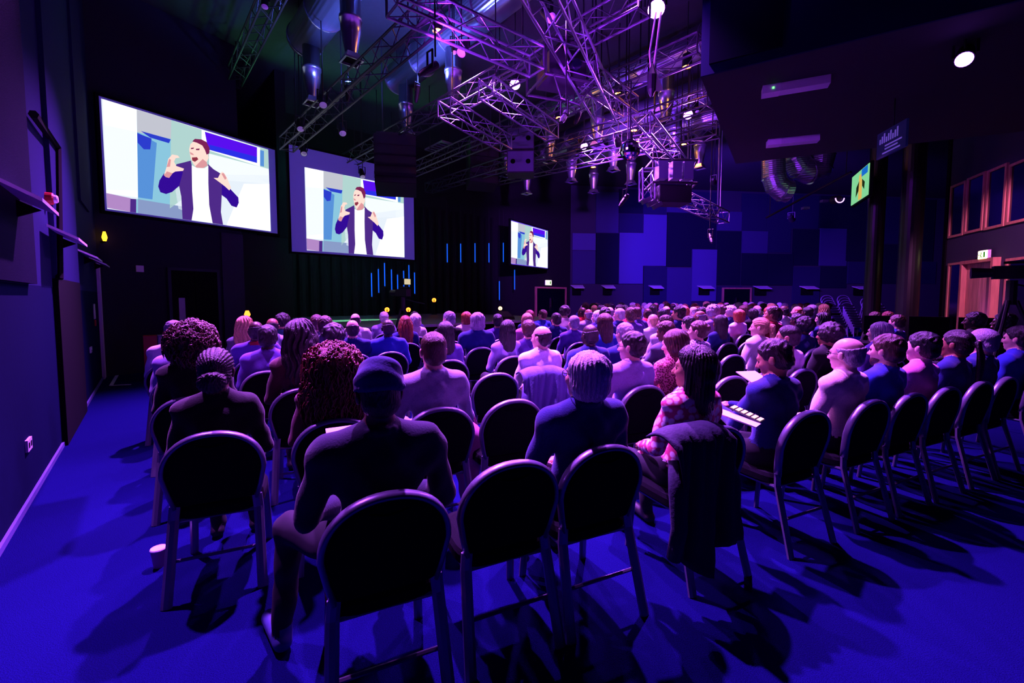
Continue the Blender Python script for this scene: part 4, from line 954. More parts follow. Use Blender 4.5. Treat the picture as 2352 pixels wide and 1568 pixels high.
S = hgrid(lo=-.42, h=.0055, w=.15, yb=-.24); base(S, .013); S.cut(front); S.cap((0,-.11,.03), (0,-.145,.02), .028, .03, .01); S.cap((0,-.15,.02), (.01,-.165,-.16), .038, .03, .015); S.cap((.01,-.165,-.16), (.02,-.15,-.32), .03, .012, .015); S.grid_add(lambda X, Y, Z: .0025*np.sin(np.arctan2(X, Z)*26)+hn(X, Y, Z, 70, .003)); finish('ponytail', S)
S = hgrid(lo=-.2, h=.0055, w=.16, yb=-.24); base(S, .013); S.cut(front)
for i in range(12):
    a = 2*PI*i/12; S.cap((.045*math.cos(a), -.125+.012*math.sin(2*a), -.035+.035*math.sin(a)), (.045*math.cos(a+.7), -.14, -.035+.035*math.sin(a+.7)), .022, .022, .006)
S.ell((0,-.12,-.035), (.06,.05,.045), .01); S.grid_add(lambda X, Y, Z: .003*np.sin(np.arctan2(X, Z-.02)*32)); finish('bun', S)
S = hgrid(lo=-.2, h=.0055, w=.16, yb=-.24); base(S, .012); S.cut(front); S.ell((.01,-.11,.05), (.045,.04,.042), .008); S.grid_add(lambda X, Y, Z: hn(X, Y, Z, 80, .005)); finish('topknot', S)
# braids: scalp ridges, gathered tail of plaits
S = hgrid(lo=-.2, h=.005, w=.15, yb=-.24); base(S, .012); S.cut(front); S.grid_add(lambda X, Y, Z: .004*np.abs(np.sin(np.arctan2(X, Z+.06)*13))-.002); V, Q, _ = S.extract()
b = MB()
for i in range(16):
    a = 2*PI*i/16; r = .026
    b.tube([(r*math.cos(a)*.7, -.105, .03+r*math.sin(a)*.7), (r*math.cos(a), -.145, .02+r*math.sin(a)), (r*1.2*math.cos(a), -.165+r*.5*math.sin(a), -.08), (r*1.1*math.cos(a)+.01, -.16+r*.5*math.sin(a), -.2), (r*.8*math.cos(a)+.015, -.15+r*.4*math.sin(a), -.33)], [.011,.011,.010,.009,.006], 6)
nq = np.array([f if len(f) == 4 else (f[0], f[1], f[2], f[3]) for f in b.f if len(f) == 4]); HAIR['braids'] = mesh_np('hair', np.concatenate([V, np.array(b.v)]), np.concatenate([Q, nq+len(V)]))
# dreadlocks
S = hgrid(h=.0055); base(S, .012); S.cut(front); V, Q, _ = S.extract(); b = MB()
for i in range(70):
    a = random.uniform(-.2, PI+.2)+PI; z0 = random.uniform(-.02, .12); r0 = .085*math.sqrt(max(.05, 1-(z0/.14)**2)); L = random.uniform(.22, .34)
    p = Vector((r0*math.cos(a), -.02+r0*1.15*math.sin(a), z0)); pts = [p]
    for k in range(1, 6):
        pts.append(Vector((p.x*1.25+.008*math.sin(k*2+i), p.y*1.15-.012-.004*math.cos(k*3+i), z0-L*k/5)))
    b.tube(pts, [.011]*5+[.006], 5)
nq = np.array([f for f in b.f if len(f) == 4]); HAIR['dreads'] = mesh_np('hair', np.concatenate([V, np.array(b.v)]), np.concatenate([Q, nq+len(V)]))
# curls: core plus loose ringlets
def curly(name, rx, ry, rz, cz, n, L, fall):
    S = hgrid(lo=-.5, hi=.24, h=.0075, w=.26, yb=-.3); S.ell((0,-.035,cz), (rx*.86,ry*.86,rz*.86), .02)
    if fall: S.ell((0,-.06,cz-.16), (rx*.95,ry*.72,.2), .04)
    S.cut(lambda X, Y, Z: Y-(.045+.35*np.maximum(Z,-.05))); S.grid_add(lambda X, Y, Z: hn(X, Y, Z, 70, .012)); V, Q, _ = S.extract(); b = MB()
    lo, hi = V[:, 2].min(), V[:, 2].max()
    idx = np.random.choice(len(V), n)
    for j in idx:
        p = Vector(V[j]); o = Vector((p.x, p.y+.03, (p.z-cz)*.5)).normalized(); s = random.uniform(.7, 1.3)*L; ph = random.uniform(0, 6.28); w = random.uniform(.007, .013); pts = []
        e1 = o.orthogonal().normalized(); e2 = o.cross(e1)
        for k in range(9):
            t = k/8; q = p+o*(.018*math.sin(t*2.2))+Vector((0,0,-s*t*t*.9+.012*t)); pts.append(q+(e1*math.cos(ph+t*11)+e2*math.sin(ph+t*11))*w)
        b.tube(pts, [.0042]*8+[.0015], 4)
    nq = np.array([f for f in b.f if len(f) == 4]); HAIR[name] = mesh_np('hair', np.concatenate([V, np.array(b.v)]), np.concatenate([Q, nq+len(V)]))
curly('curly', .165, .165, .155, .03, 620, .07, False); curly('curlylong', .185, .165, .145, .02, 1100, .11, True)
# knitted beanie with folded rim, dark hair below it
S = hgrid(h=.0055); S.ell((0,-.022,.055), (.09,.112,.094), .01); S.ell((0,-.075,.085), (.07,.06,.06), .03); S.cut(lambda X, Y, Z: .004-.2*Y-Z, .004); [S.cap((.088*math.cos(t), -.022+.112*math.sin(t), .022-.2*(-.022+.112*math.sin(t))), (.088*math.cos(t+.26), -.022+.112*math.sin(t+.26), .022-.2*(-.022+.112*math.sin(t+.26))), .005, .005, .012) for t in np.arange(0, 6.3, .26)]; S.grid_add(lambda X, Y, Z: .005*np.sin(70*Z+20*X+30*Y)*np.sin(9*X+20*Y)); V, Q, _ = S.extract(); HAIR['beanie'] = mesh_np('beanie', V, Q)
# ------------------------------------------------------------------ banquet chair
M_frame = mat('chair_frame', '#7a7890', 0.36, 0.55); M_pad = mat('chair_fabric', '#0a0a12', 0.95, kind='noise', scale=300, bump=0.3, var=0.2, spec=0.1)
CT = 0.85
def back_pt(x, v):                     # v = height along the back from the seat
    z = 0.44+v; return Vector((x, -.19-.19*v, z))
def outline(inset=0.0, n=22):
    pts = []; hw = .225-inset; top = CT-.44-inset; cv = .2
    pts.append((-.185+inset, 0.02+inset)); pts.append((-.205+inset, .1))
    for i in range(n+1):
        a = PI-PI*i/n; pts.append((hw*math.copysign(abs(math.cos(a))**.92, math.cos(a)), cv+(top-cv)*math.sin(a)**.92))
    pts.append((.205-inset, .1)); pts.append((.185-inset, .02+inset)); return pts
def chair_parts():
    P = []
    ol = outline(.012); nrm = Vector((0, -1, -.19)).normalized()
    b = MB(); f = [back_pt(x, v)+Vector((0,.022,0)) for x, v in ol]; r = [back_pt(x, v)-Vector((0,.016,0)) for x, v in ol]; n = len(ol)
    fc = [back_pt(x*.86, .04+(v-.04)*.92)+Vector((0,.04,0)) for x, v in ol]; rc = [back_pt(x*.9, .03+(v-.03)*.95)-Vector((0,.024,0)) for x, v in ol]
    for A_, B_ in ((f, fc), (rc, r), (r, f)):
        b.add(list(A_)+list(B_), [(i, (i+1) % n, n+(i+1) % n, n+i) for i in range(n)])
    b.add(fc, [tuple(range(n))]); b.add(rc, [tuple(range(n-1, -1, -1))]); P.append(('backrest', b, M_pad, True))
    b = MB(); b.tube([back_pt(x, v) for x, v in outline(0)], [(.014,.025)]*len(outline(0)), 8, flat=nrm); P.append(('back_frame', b, M_frame, True))
    b = MB(); b.tube([back_pt(x, CT-.44-.05-.018*math.cos(x*22)) + Vector((0,-.024,0)) for x in np.linspace(-.07, .07, 9)], [.004]+[.007]*7+[.004], 6); P.append(('grip', b, M_pad, True))
    b = MB(); k = 28; rings = []
    for s_, z in ((.93,.385),(1.0,.40),(1.0,.435),(.95,.455),(.8,.465)):
        rings.append([Vector((.215*s_*math.copysign(abs(math.cos(a))**.45, math.cos(a)), .005+.21*s_*math.copysign(abs(math.sin(a))**.45, math.sin(a)), z)) for a in np.linspace(0, 2*PI, k, endpoint=False)])
    for A_, B_ in zip(rings, rings[1:]): b.add(A_+B_, [(i, (i+1) % k, k+(i+1) % k, k+i) for i in range(k)])
    b.add(rings[-1], [tuple(range(k))]); b.add(rings[0], [tuple(range(k-1, -1, -1))]); P.append(('seat', b, M_pad, True))
    b = MB(); b.tube([(-.19,-.18,.385),(.19,-.18,.385),(.19,.19,.385),(-.19,.19,.385)], .013, 6, closed=True); P.append(('seat_frame', b, M_frame, False))
    for sx in (-1, 1):
        b = MB(); b.tube([(.185*sx,-.194,.47),(.192*sx,-.2,.40),(.21*sx,-.31,.0)], [(.016,.026)]*3, 8, flat=(1,0,0)); P.append(('leg', b, M_frame, False))
        b = MB(); b.tube([(.185*sx,.18,.40),(.2*sx,.215,.0)], [(.014,.022)]*2, 8, flat=(1,0,0)); P.append(('leg', b, M_frame, False))
    b = MB(); b.cone((-.195,-.24,.2), (.195,-.24,.2), .009, .009, 6); P.append(('stretcher', b, M_frame, False))
    return P
CP = []
for nm, b, m, sm in chair_parts():
    me = b.mesh(nm, sm); me.materials.append(m); CP.append((nm, me))
# one-piece version for seats too far away to show their parts
jb = MB()
for nm, b, m, sm in chair_parts(): jb.add(b.v, b.f, 0 if m is M_frame else 1)
ME_CHAIR = jb.mesh('banquet_chair'); ME_CHAIR.materials.append(M_frame); ME_CHAIR.materials.append(M_pad)
def chair(label, p, rot, group, parts=True):
    if parts:
        t = thing('banquet_chair', label, 'chair', p, rot, group)
        for nm, me in CP: link(nm, me, None, t)
    else:
        t = link('banquet_chair', ME_CHAIR, None, None, p, rot); tag(t, label, 'chair', group)
    return t
N1, DN = 1.635, 1.02
def Nk(k): return N1+DN*(k-1)
def seat_at(px, k, dn=.18):
    """floor point of a seat in row k whose sitter's head stands over picture column px"""
    w = ray(px, 684); a = w.x/w.y; N = Nk(k)+dn; D = N/(NR.y+a*NR.x); p = Vector((a*D, D, 0)); return p
SITE = []          # (row, u) of every taken place
# ------------------------------------------------------------------ people
SK = {'p': '#e0b49c', 'l': '#eac4b0', 't': '#b98a6a', 'd': '#4a2f24', 'k': '#2c1b16', 'm': '#8a5c44'}
HC = {'black': '#0c0a10', 'dark': '#1c1418', 'brown': '#4a2c22', 'red': '#8a3c24', 'auburn': '#6a2a1c', 'blond': '#c8a070', 'grey': '#9a96a0', 'white': '#dcd8dc', 'ginger': '#a85a30'}
TC = {'navy': '#16226a', 'midnight': '#0d1234', 'black': '#0c0c12', 'white': '#e8ecec', 'grey': '#5a5c70', 'lightgrey': '#9a9cb4', 'lilac': '#a094d0', 'blue': '#2a3cb0', 'purple': '#4c3488', 'brown': '#4a2a2e', 'pink': '#e088b8', 'cream': '#ece4d4', 'red': '#b82838', 'teal': '#3a7a8a', 'denim': '#39508a', 'maroon': '#5a1c34', 'violet': '#6a50b0'}
def m_skin(k): return mat('skin_'+k, SK[k], 0.42, kind='noise', scale=60, var=0.08, bump=0.03)
def m_hair(k): return mat('hair_'+k, HC[k], 0.34, kind='strand', scale=260, bump=0.5, var=0.5, spec=0.6)
def m_top(k):
    if k == 'floral': return mat('cloth_floral', '#e8e4ea', 0.8, kind='floral', scale=26, col2='#c04070')
    if k == 'flame': return mat('cloth_flame', '#7a1c38', 0.8, kind='floral', scale=60, col2='#e09098')
    if k == 'spots': return mat('cloth_spots', '#d8d4e8', 0.8, kind='floral', scale=70, col2='#3a2c5a')
    return mat('cloth_'+k, TC[k], 0.85, kind='noise', scale=120, bump=0.12, var=0.12, sheen=0.15, spec=0.2)
M_trs = [mat('trouser_a', '#10121e', 0.9), mat('trouser_b', '#1c2440', 0.9), mat('trouser_c', '#2c2a30', 0.9)]
M_shoe = mat('shoe_dark', '#18181e', 0.6); M_shoeb = mat('shoe_blue', '#38407a', 0.6); M_eye = mat('eye_dark', '#1a1412', 0.2)
M_glasses = mat('spectacle_frame', '#101014', 0.3)
gb = MB()
for sx in (-1, 1):
    gb.tube([Vector((sx*(.031+.024*math.cos(a)), .098, .008+.019*math.sin(a))) for a in np.linspace(0, 2*PI, 14, endpoint=False)], .0022, 5, closed=True); gb.tube([(sx*.055,.097,.012),(sx*.078,.07,.014),(sx*.082,-.005,.012)], .0022, 5)
gb.tube([(-.008,.099,.012),(.008,.099,.012)], .0022, 5); ME_GL = gb.mesh('spectacles'); ME_GL.materials.append(M_glasses)
bb = SDF(axis([(-.09,.09,.005)]), axis([(-.04,.13,.005)]), axis([(-.13,.02,.005)])); bb.ell((0,.036,-.062), (.057,.06,.05), .01); bb.cap((0,.075,-.09), (0,.075,-.1), .024, .02, .02); bb.cut(lambda X, Y, Z: Z+.045-.3*np.abs(X)+np.where(np.abs(X) < .03, .012, 0)); V, Q, _ = bb.extract(); ME_BEARD = mesh_np('beard', V, Q)
def person(label, p, rot, body='m', hair='short', hcol='brown', skin='p', top='navy', trouser=0, height=1.31, collar=None, group='seated audience', glasses=False, beard=None, shoe=None):
    me, HM, zt = BODY[body]
    o = bpy.data.objects.new('person', me); COL.objects.link(o); o.location = p; o.rotation_euler = (0, 0, rot)
    s = max(.94, min(1.07, height/zt)); o.scale = (min(1.04, s), min(1.04, s), s)
    mats = [m_skin(skin), m_top(top), M_trs[trouser], shoe or M_shoe, M_eye, m_top(collar or top)]
    for i, m in enumerate(mats): o.material_slots[i].link = 'OBJECT'; o.material_slots[i].material = m
    tag(o, label, 'person', group)
    def kid(nm, me2, m):
        h = bpy.data.objects.new(nm, me2); COL.objects.link(h); h.parent = o; h.matrix_local = HM
        if m is not None:
            if not me2.materials: me2.materials.append(None)
            h.material_slots[0].link = 'OBJECT'; h.material_slots[0].material = m
        return h
    if hair == 'beanie': kid('hair', HAIR['buzz'], m_hair(hcol)); kid('beanie', HAIR['beanie'], m_top('navy'))
    elif hair != 'bald': kid('hair', HAIR[hair], m_hair(hcol))
    if beard: kid('beard', ME_BEARD, m_hair(beard))
    if glasses: kid('spectacles', ME_GL, None)
    return o
def top_height(px, py, p): return CAMH+ray(px, py).z/ray(px, py).y*p.y
# row, head column, head top, look, label
A_ = []
def seat(k, px, py, label, chair_label, parts=True, dn=.18, **kw):
    p = seat_at(px, k, dn); h = max(1.2, min(1.42, top_height(px, py, p)))
    u = p.dot(UR); SITE.append((k, u))
    fl = p-NR*.09*0
    q = p+NR*.085                       # hips lie a little forward of the head
    o = person(label, q, TH, height=h, **kw)
    chair('round-backed banquet chair '+chair_label, q-NR*.0, TH, 'banquet chairs set out in rows', parts)
    return o
G = 'seated audience'
seat(1, 868, 833, 'man in dark beanie and navy jacket nearest the camera', 'under the man in the beanie', dn=.10, body='cap', hair='beanie', hcol='black', skin='d', top='midnight', trouser=0, shoe=M_shoeb)
seat(1, 1345, 808, 'white-haired man in blue fleece in the nearest row', 'under the white-haired man in blue fleece', body='bL', hair='bob', hcol='white', top='navy', glasses=True, trouser=0)
seat(1, 1597, 818, 'woman with long straight dark hair and floral top, nearest row', 'under the long-haired woman in floral top', body='fL', hair='long', hcol='black', skin='t', top='floral')
seat(1, 1806, 793, 'dark-haired man in blue jacket looking down at a phone', 'under the man holding a phone', body='phone', hair='short', hcol='dark', skin='t', top='navy')
seat(1, 1950, 780, 'bald man with spectacles in cream shirt, nearest row', 'under the bald man in cream shirt', body='m', hair='rim', hcol='grey', skin='l', top='cream', glasses=True)
seat(1, 2042, 778, 'brown-haired bearded man in blue jacket, nearest row', 'under the bearded man at right', body='m', hair='short', hcol='brown', skin='p', top='blue', beard='brown')
seat(1, 2124, 778, 'woman with short dark hair in pink jacket, nearest row', 'under the woman in pink jacket', body='f', hair='short', hcol='black', skin='l', top='pink')
seat(1, 2202, 788, 'woman with braided ponytail in navy top, nearest row', 'under the woman with braided ponytail', body='f', hair='braids', hcol='dark', skin='m', top='navy')
seat(1, 2262, 764, 'large bald man in navy fleece near the right edge', 'under the large bald man at right edge', body='b', hair='buzz', hcol='grey', skin='p', top='navy')
seat(1, 2345, 785, 'person in dark blue jacket cut by the right picture edge', 'at the right picture edge', body='b', hair='short', hcol='dark', skin='p', top='blue')
seat(2, 490, 830, 'woman with braided hair tied in a low bun, second row', 'under the woman with the low bun', body='f', hair='bun', hcol='dark', skin='d', top='black')
seat(2, 762, 800, 'woman with long curly auburn hair behind the beanie man', 'under the woman with long auburn curls', body='f', hair='curlylong', hcol='auburn', skin='p', top='maroon')
seat(2, 993, 764, 'crop-haired man in grey-violet sweater, second row', 'under the crop-haired man in grey sweater', body='m', hair='buzz', hcol='brown', skin='p', top='lightgrey')
seat(2, 1452, 764, 'man with spectacles and lilac shirt, second row', 'under the man in lilac shirt', body='mL', hair='short', hcol='dark', skin='p', top='lilac', glasses=True)
seat(2, 1558, 782, 'woman with loose brown hair in red patterned top, second row', 'under the woman in red patterned top', body='fp', hair='bob', hcol='brown', skin='p', top='flame')
seat(2, 1812, 748, 'man with short dark hair in white jacket, second row', 'under the man in white jacket, second row', body='mL', hair='buzz', hcol='dark', skin='t', top='white')
seat(2, 1906, 755, 'person with dark curly hair behind the bald man', 'under the curly-haired sitter behind the bald man', body='f', hair='afro', hcol='dark', skin='m', top='black')
seat(2, 2022, 752, 'woman with short grey-pink curls, second row right', 'under the woman with grey-pink curls', body='f', hair='bob', hcol='grey', skin='l', top='purple')
seat(2, 2308, 752, 'dark-haired person in black before the oak door', 'in second row before the oak door', body='fL', hair='topknot', hcol='black', skin='p', top='black')
seat(3, 440, 748, 'woman with large dark curly hair at the left end', 'at left end under the large curly hair', body='f', hair='curly', hcol='brown', skin='p', top='black')
seat(3, 690, 738, 'woman with long dark hair in brown jacket, third row', 'under the woman in brown jacket', body='fR', hair='wavy', hcol='dark', skin='p', top='brown')
seat(3, 1243, 753, 'balding man in bright white shirt, third row', 'with a draped jacket, under the white-shirted man', body='mL', hair='rim', hcol='dark', skin='p', top='white')
seat(3, 1355, 747, 'bald dark-skinned man in navy jacket, third row', 'under the bald man in navy jacket', body='b', hair='rim', hcol='black', skin='k', top='navy')
seat(3, 1536, 757, 'brown-haired woman with bowed head, third row', 'under the woman with bowed head', body='fp', hair='short', hcol='brown', skin='m', top='grey')
seat(3, 1604, 753, 'woman with topknot and spotted top, third row', 'under the woman in spotted top', body='fL', hair='topknot', hcol='brown', skin='p', top='spots')
seat(3, 1746, 731, 'woman with blond ponytail and white top, third row', 'under the blond woman in white top', body='fL', hair='ponytail', hcol='blond', skin='p', top='white')
seat(3, 1848, 745, 'person with dark rounded hair, third row right', 'under the dark round-haired sitter, third row', body='m', hair='afro', hcol='black', skin='d', top='navy')
seat(3, 1435, 743, 'man with greying cropped hair, third row', 'under the man with greying crop', body='m', hair='short', hcol='grey', skin='p', top='navy')
seat(3, 2062, 735, 'collared man facing left before the columns, third row', 'under the collared man before the columns', body='m', hair='short', hcol='brown', skin='p', top='blue', collar='white')
seat(4, 420, 748, 'bald man leaning beside the big curly hair', 'left of the big curly hair', body='m', hair='rim', hcol='dark', skin='m', top='lilac')
seat(4, 612, 748, 'man with dark cropped hair in violet shirt, fourth row', 'under the violet-shirted man, fourth row', body='m', hair='short', hcol='black', skin='k', top='violet')
seat(4, 764, 748, 'person with round black afro hair, fourth row', 'under the round black afro', body='f', hair='afro', hcol='black', skin='k', top='navy')
seat(4, 1022, 752, 'woman with long black hair right of the grey sweater', 'under the woman with long black hair', body='f', hair='long', hcol='black', skin='p', top='violet')
seat(4, 1166, 745, 'woman with long blue-black hair in lilac sweater', 'under the woman in lilac sweater', body='fR', hair='long', hcol='black', skin='p', top='lilac')
seat(4, 1214, 753, 'man in purple sweater beside the bright white shirt', 'under the man in purple sweater', body='mR', hair='short', hcol='brown', skin='p', top='purple')
seat(4, 1388, 722, 'woman with long brown hair, fourth row centre', 'under the long brown-haired woman, fourth row', body='f', hair='long', hcol='brown', skin='p', top='blue')
seat(4, 1528, 725, 'man in profile with white shirt, fourth row', 'under the white-shirted man in profile', body='mL', hair='short', hcol='brown', skin='p', top='white')
seat(4, 1582, 727, 'short-haired man in white T-shirt, fourth row', 'under the man in white T-shirt', body='m', hair='short', hcol='dark', skin='p', top='white')
seat(4, 1655, 743, 'woman with long dark hair, fourth row right of centre', 'under the dark long-haired woman, fourth row', body='f', hair='long', hcol='dark', skin='m', top='navy')
seat(4, 1832, 722, 'person with flat dark hair, fourth row right', 'under the flat dark-haired sitter', body='m', hair='short', hcol='black', skin='d', top='blue')
seat(4, 1890, 728, 'woman with long dark hair turned in profile, fourth row', 'under the woman turned in profile', body='fL', hair='wavy', hcol='dark', skin='p', top='navy')
seat(5, 395, 738, 'violet-lit man at the far left end, fifth row', 'at the far left end, fifth row', body='mL', hair='short', hcol='grey', skin='m', top='white')
seat(5, 586, 738, 'bald man with red collar and violet shirt, fifth row', 'under the red-collared man', body='b', hair='rim', hcol='dark', skin='d', top='violet', collar='red')
seat(5, 808, 735, 'bald pale-headed man in navy shirt, fifth row', 'under the pale bald man, fifth row', body='b', hair='rim', hcol='dark', skin='p', top='navy')
seat(5, 890, 738, 'bald dark man in broad blue jacket, fifth row', 'under the broad blue jacket', body='b', hair='rim', hcol='black', skin='k', top='blue')
seat(5, 1095, 718, 'grey wavy-haired man in dark suit, fifth row', 'under the man in dark suit', body='b', hair='bob', hcol='grey', skin='p', top='navy')
seat(5, 1318, 727, 'man in quilted vest with white sleeves, fifth row', 'under the man in quilted vest', body='m', hair='buzz', hcol='grey', skin='p', top='purple')
seat(5, 1500, 725, 'balding man in white shirt, fifth row', 'under the balding white-shirted man, fifth row', body='m', hair='rim', hcol='blond', skin='l', top='white')
seat(6, 560, 729, 'woman with long pale wavy hair at left, sixth row', 'under the pale wavy hair', body='f', hair='wavy', hcol='blond', skin='p', top='grey')
seat(6, 624, 738, 'bald man behind the violet shirt, sixth row', 'behind the violet shirt, sixth row', body='m', hair='rim', hcol='dark', skin='m', top='lightgrey')
seat(6, 726, 724, 'brown-haired man left of two, sixth row', 'under left of two brown-haired sitters', body='m', hair='short', hcol='brown', skin='p', top='grey')
seat(5, 745, 727, 'brown-haired man right of two, fifth row', 'under right of two brown-haired sitters', body='m', hair='short', hcol='brown', skin='p', top='grey')
seat(6, 930, 728, 'woman with long reddish dreadlocks, sixth row', 'under the reddish dreadlocks', body='f', hair='dreads', hcol='red', skin='m', top='navy')
seat(6, 1030, 716, 'grey short-haired man with white collar, sixth row', 'under the white-collared grey man', body='mL', hair='short', hcol='grey', skin='p', top='black', collar='white')
seat(6, 1143, 726, 'dark-haired man left of the wedge monitor, sixth row', 'below the wedge monitor, sixth row', body='mR', hair='short', hcol='black', skin='t', top='purple')
seat(6, 1210, 731, 'woman with long blond hair, sixth row centre', 'under the long blond woman, sixth row', body='f', hair='long', hcol='blond', skin='p', top='pink')
seat(6, 1277, 722, 'dark-haired man in navy, sixth row centre', 'under the navy man, sixth row centre', body='b', hair='short', hcol='dark', skin='p', top='navy')
seat(7, 648, 722, 'man with dark tousled hair in pale shirt, seventh row', 'under the tousled dark hair', body='m', hair='afro', hcol='dark', skin='p', top='teal')
seat(7, 815, 720, 'bald man with glasses pushed up and white shirt', 'under the bald man in white, seventh row', body='b', hair='rim', hcol='dark', skin='p', top='white')
seat(7, 953, 732, 'woman with white bob hair, seventh row', 'under the white bob, seventh row', body='f', hair='bob', hcol='white', skin='l', top='white')
seat(7, 1070, 716, 'woman with short ginger curls in white top', 'under the ginger curls', body='f', hair='bob', hcol='ginger', skin='l', top='white')
seat(7, 1216, 713, 'pink-headed man before the stage edge, seventh row', 'under the pink-headed man', body='m', hair='short', hcol='auburn', skin='p', top='navy')
seat(8, 881, 719, 'white-haired man in lilac before the green stage', 'under the white-haired man in lilac', body='m', hair='short', hcol='white', skin='p', top='lilac')
seat(8, 951, 718, 'dark-haired sitter above the white bob', 'above the white bob, eighth row', body='f', hair='topknot', hcol='dark', skin='m', top='purple')
seat(8, 1246, 712, 'dark-haired man turned left near the glazed door', 'near the glazed door, eighth row', body='mL', hair='short', hcol='brown', skin='p', top='blue')
seat(4, 2010, 729, 'left of three men before the slim column', 'under the left of three men by the column', body='m', hair='short', hcol='brown', skin='m', top='black')
seat(4, 2040, 726, 'middle of three men before the slim column', 'under the middle of three men by the column', body='m', hair='short', hcol='auburn', skin='p', top='grey')

# empty chairs seen between the sitters
for k, px, lab in ((1, 1180, 'empty in the nearest row, beside the beanie man'), (2, 1181, 'empty in the second row, right of the grey sweater'), (3, 1141, 'empty in the third row of the empty column'), (4, 1121, 'empty in the fourth row of the empty column'), (5, 1104, 'empty in the fifth row of the empty column'),
                   (2, 1690, 'empty in the second row, left of two'), (2, 1765, 'empty in the second row, right of two'), (3, 1690, 'empty in third row, left of the blond ponytail'), (5, 520, 'empty at the left, behind the curly hair'), (4, 548, 'empty at the left, fourth row'), (3, 590, 'empty in third row left of the brown jacket'), (2, 655, 'empty in second row left of the auburn curls'), (1, 1893, 'empty in the nearest row, right of the phone man'), (4, 1700, 'empty in the fourth row near the ponytail')):
    w = ray(px, 684); a = w.x/w.y; N = Nk(k); D = N/(NR.y+a*NR.x); p = Vector((a*D, D, 0))+NR*.268
    u = p.dot(UR)
    if any(kk == k and abs(uu-u) < .40 for kk, uu in SITE): 
        uu = min((x for x in SITE if x[0] == k), key=lambda x: abs(x[1]-u))[1]; u = uu+(.46 if u >= uu else -.46); p = UR*u+NR*p.dot(NR)
        if any(kk == k and abs(u2-u) < .40 for kk, u2 in SITE): continue
    SITE.append((k, u)); chair('round-backed banquet chair '+lab, p, TH, 'banquet chairs set out in rows')

# distant rows
hsty = ['short', 'short', 'buzz', 'rim', 'bob', 'long', 'afro', 'short', 'wavy', 'topknot', 'rim', 'bob']
hcs = ['grey', 'white', 'brown', 'dark', 'blond', 'grey', 'auburn', 'dark', 'brown', 'ginger', 'white']
tops = ['white', 'navy', 'lilac', 'grey', 'blue', 'lightgrey', 'purple', 'black', 'pink', 'cream', 'denim', 'violet', 'red']
sks = ['p', 'l', 'p', 't', 'p', 'm', 'l', 'd']
hdesc = {'short': 'short {} hair', 'buzz': 'cropped {} hair', 'rim': 'balding {} head', 'bob': '{} bob', 'long': 'long {} hair', 'afro': 'round {} hair', 'wavy': 'wavy {} hair', 'topknot': '{} topknot'}
ordw = ['', '1st', '2nd', '3rd']+['%dth' % i for i in range(4, 40)]; ordw[21] = '21st'; ordw[22] = '22nd'; ordw[23] = '23rd'
ROWW = ['', 'first', 'second', 'third', 'fourth', 'fifth', 'sixth', 'seventh', 'eighth', 'ninth', 'tenth', 'eleventh', 'twelfth']
rnd = random.Random(21)
NROW = 12
for k in range(4, NROW+1):
    N = Nk(k)+.18; u = 0.6; cnt = 0
    while u < 16:
        u += .54+rnd.uniform(-.03, .03); p = UR*u+NR*N
        if p.y < 1: continue
        px = CX+FPX*p.x/p.y
        if px < (1300 if k < 9 else 1330) or px > 1905 or p.y > 17.5: continue
        if any(kk == k and abs(uu-u) < .43 for kk, uu in SITE): continue
        if rnd.random() < (.10 if k > 5 else .25): continue
        cnt += 1; hs_, hc_, tp, sk = rnd.choice(hsty), rnd.choice(hcs), rnd.choice(tops), rnd.choice(sks)
        if sk in 'd': hc_ = 'black'
        fem = hs_ in ('bob', 'long', 'wavy', 'topknot'); bd = rnd.choice(('f', 'fL', 'f', 'fR') if fem else ('m', 'mL', 'b', 'mR', 'bL', 'fwd'))
        q = p+NR*.085; SITE.append((k, u))
        person('%s and %s top, %s from left in the %s row from the back' % (hdesc[hs_].format(hc_), tp, ordw[cnt], ROWW[k]), q, TH+rnd.uniform(-.06, .06), bd, hs_, hc_, sk, tp, rnd.randrange(3), rnd.uniform(1.3, 1.4), group='distant audience rows')
        chair('round-backed chair in the %s row, under its %s distant sitter from left' % (ROWW[k], ordw[cnt]), q, TH, 'banquet chairs in the distant rows', parts=False)
# ------------------------------------------------------------------ props
# coffee cup on the floor by the left aisle
p = on_z(366, 1300, 0.0); t = thing('paper_cup', 'paper cup standing on the carpet by the left aisle', 'cup', p, 0)
MB().lathe([(.026,.0),(.038,.105),(.036,.105),(.025,.006)], 18).build('cup_wall', mat('cup_paper', '#c890a8', .7), t); MB().lathe([(.038,.1),(.041,.106),(.038,.112),(.035,.108)], 18).build('cup_rim', M_white, t); MB().lathe([(0,.085),(.035,.085)], 16).build('coffee', mat('coffee', '#2a140c', .2), t)
# papers, tablet and phone in laps
def sheet(name, label, cat, p, rot, w, h, m, tilt=0.0, pic=None):
    t = thing(name, label, cat, p, rot)
    R = Matrix.Rotation(tilt, 3, 'X')
    MB().box((0,0,0), (w,h,.008), mtx=R).build('body' if pic else 'sheet', m, t)
    if pic:
        for k in range(6): MB().box(R@Vector((0,-h/2+h*(k+.5)/6,.006)), (w*.8,h/9,.003), mtx=R).build('screen_row', pic, t)
    return t
M_paper = mat('paper', '#e8ecf0', .8)
sheet('notepad', 'white paper held left of the beanie man', 'paper', at_y(783, 997, 1.95), .5, .12, .1, M_paper, .4)
sheet('booklet', 'white booklet in the lap beside the phone', 'paper', at_y(1690, 958, 2.62), .8, .11, .26, M_paper, .2)
sheet('phone', 'phone with yellow striped game screen in the lap', 'phone', at_y(1715, 950, 2.66), .75, .09, .19, M_lamp, .3, mat('phone_screen', '#e8d890', .5, emit='#e0d080', estr=.7))
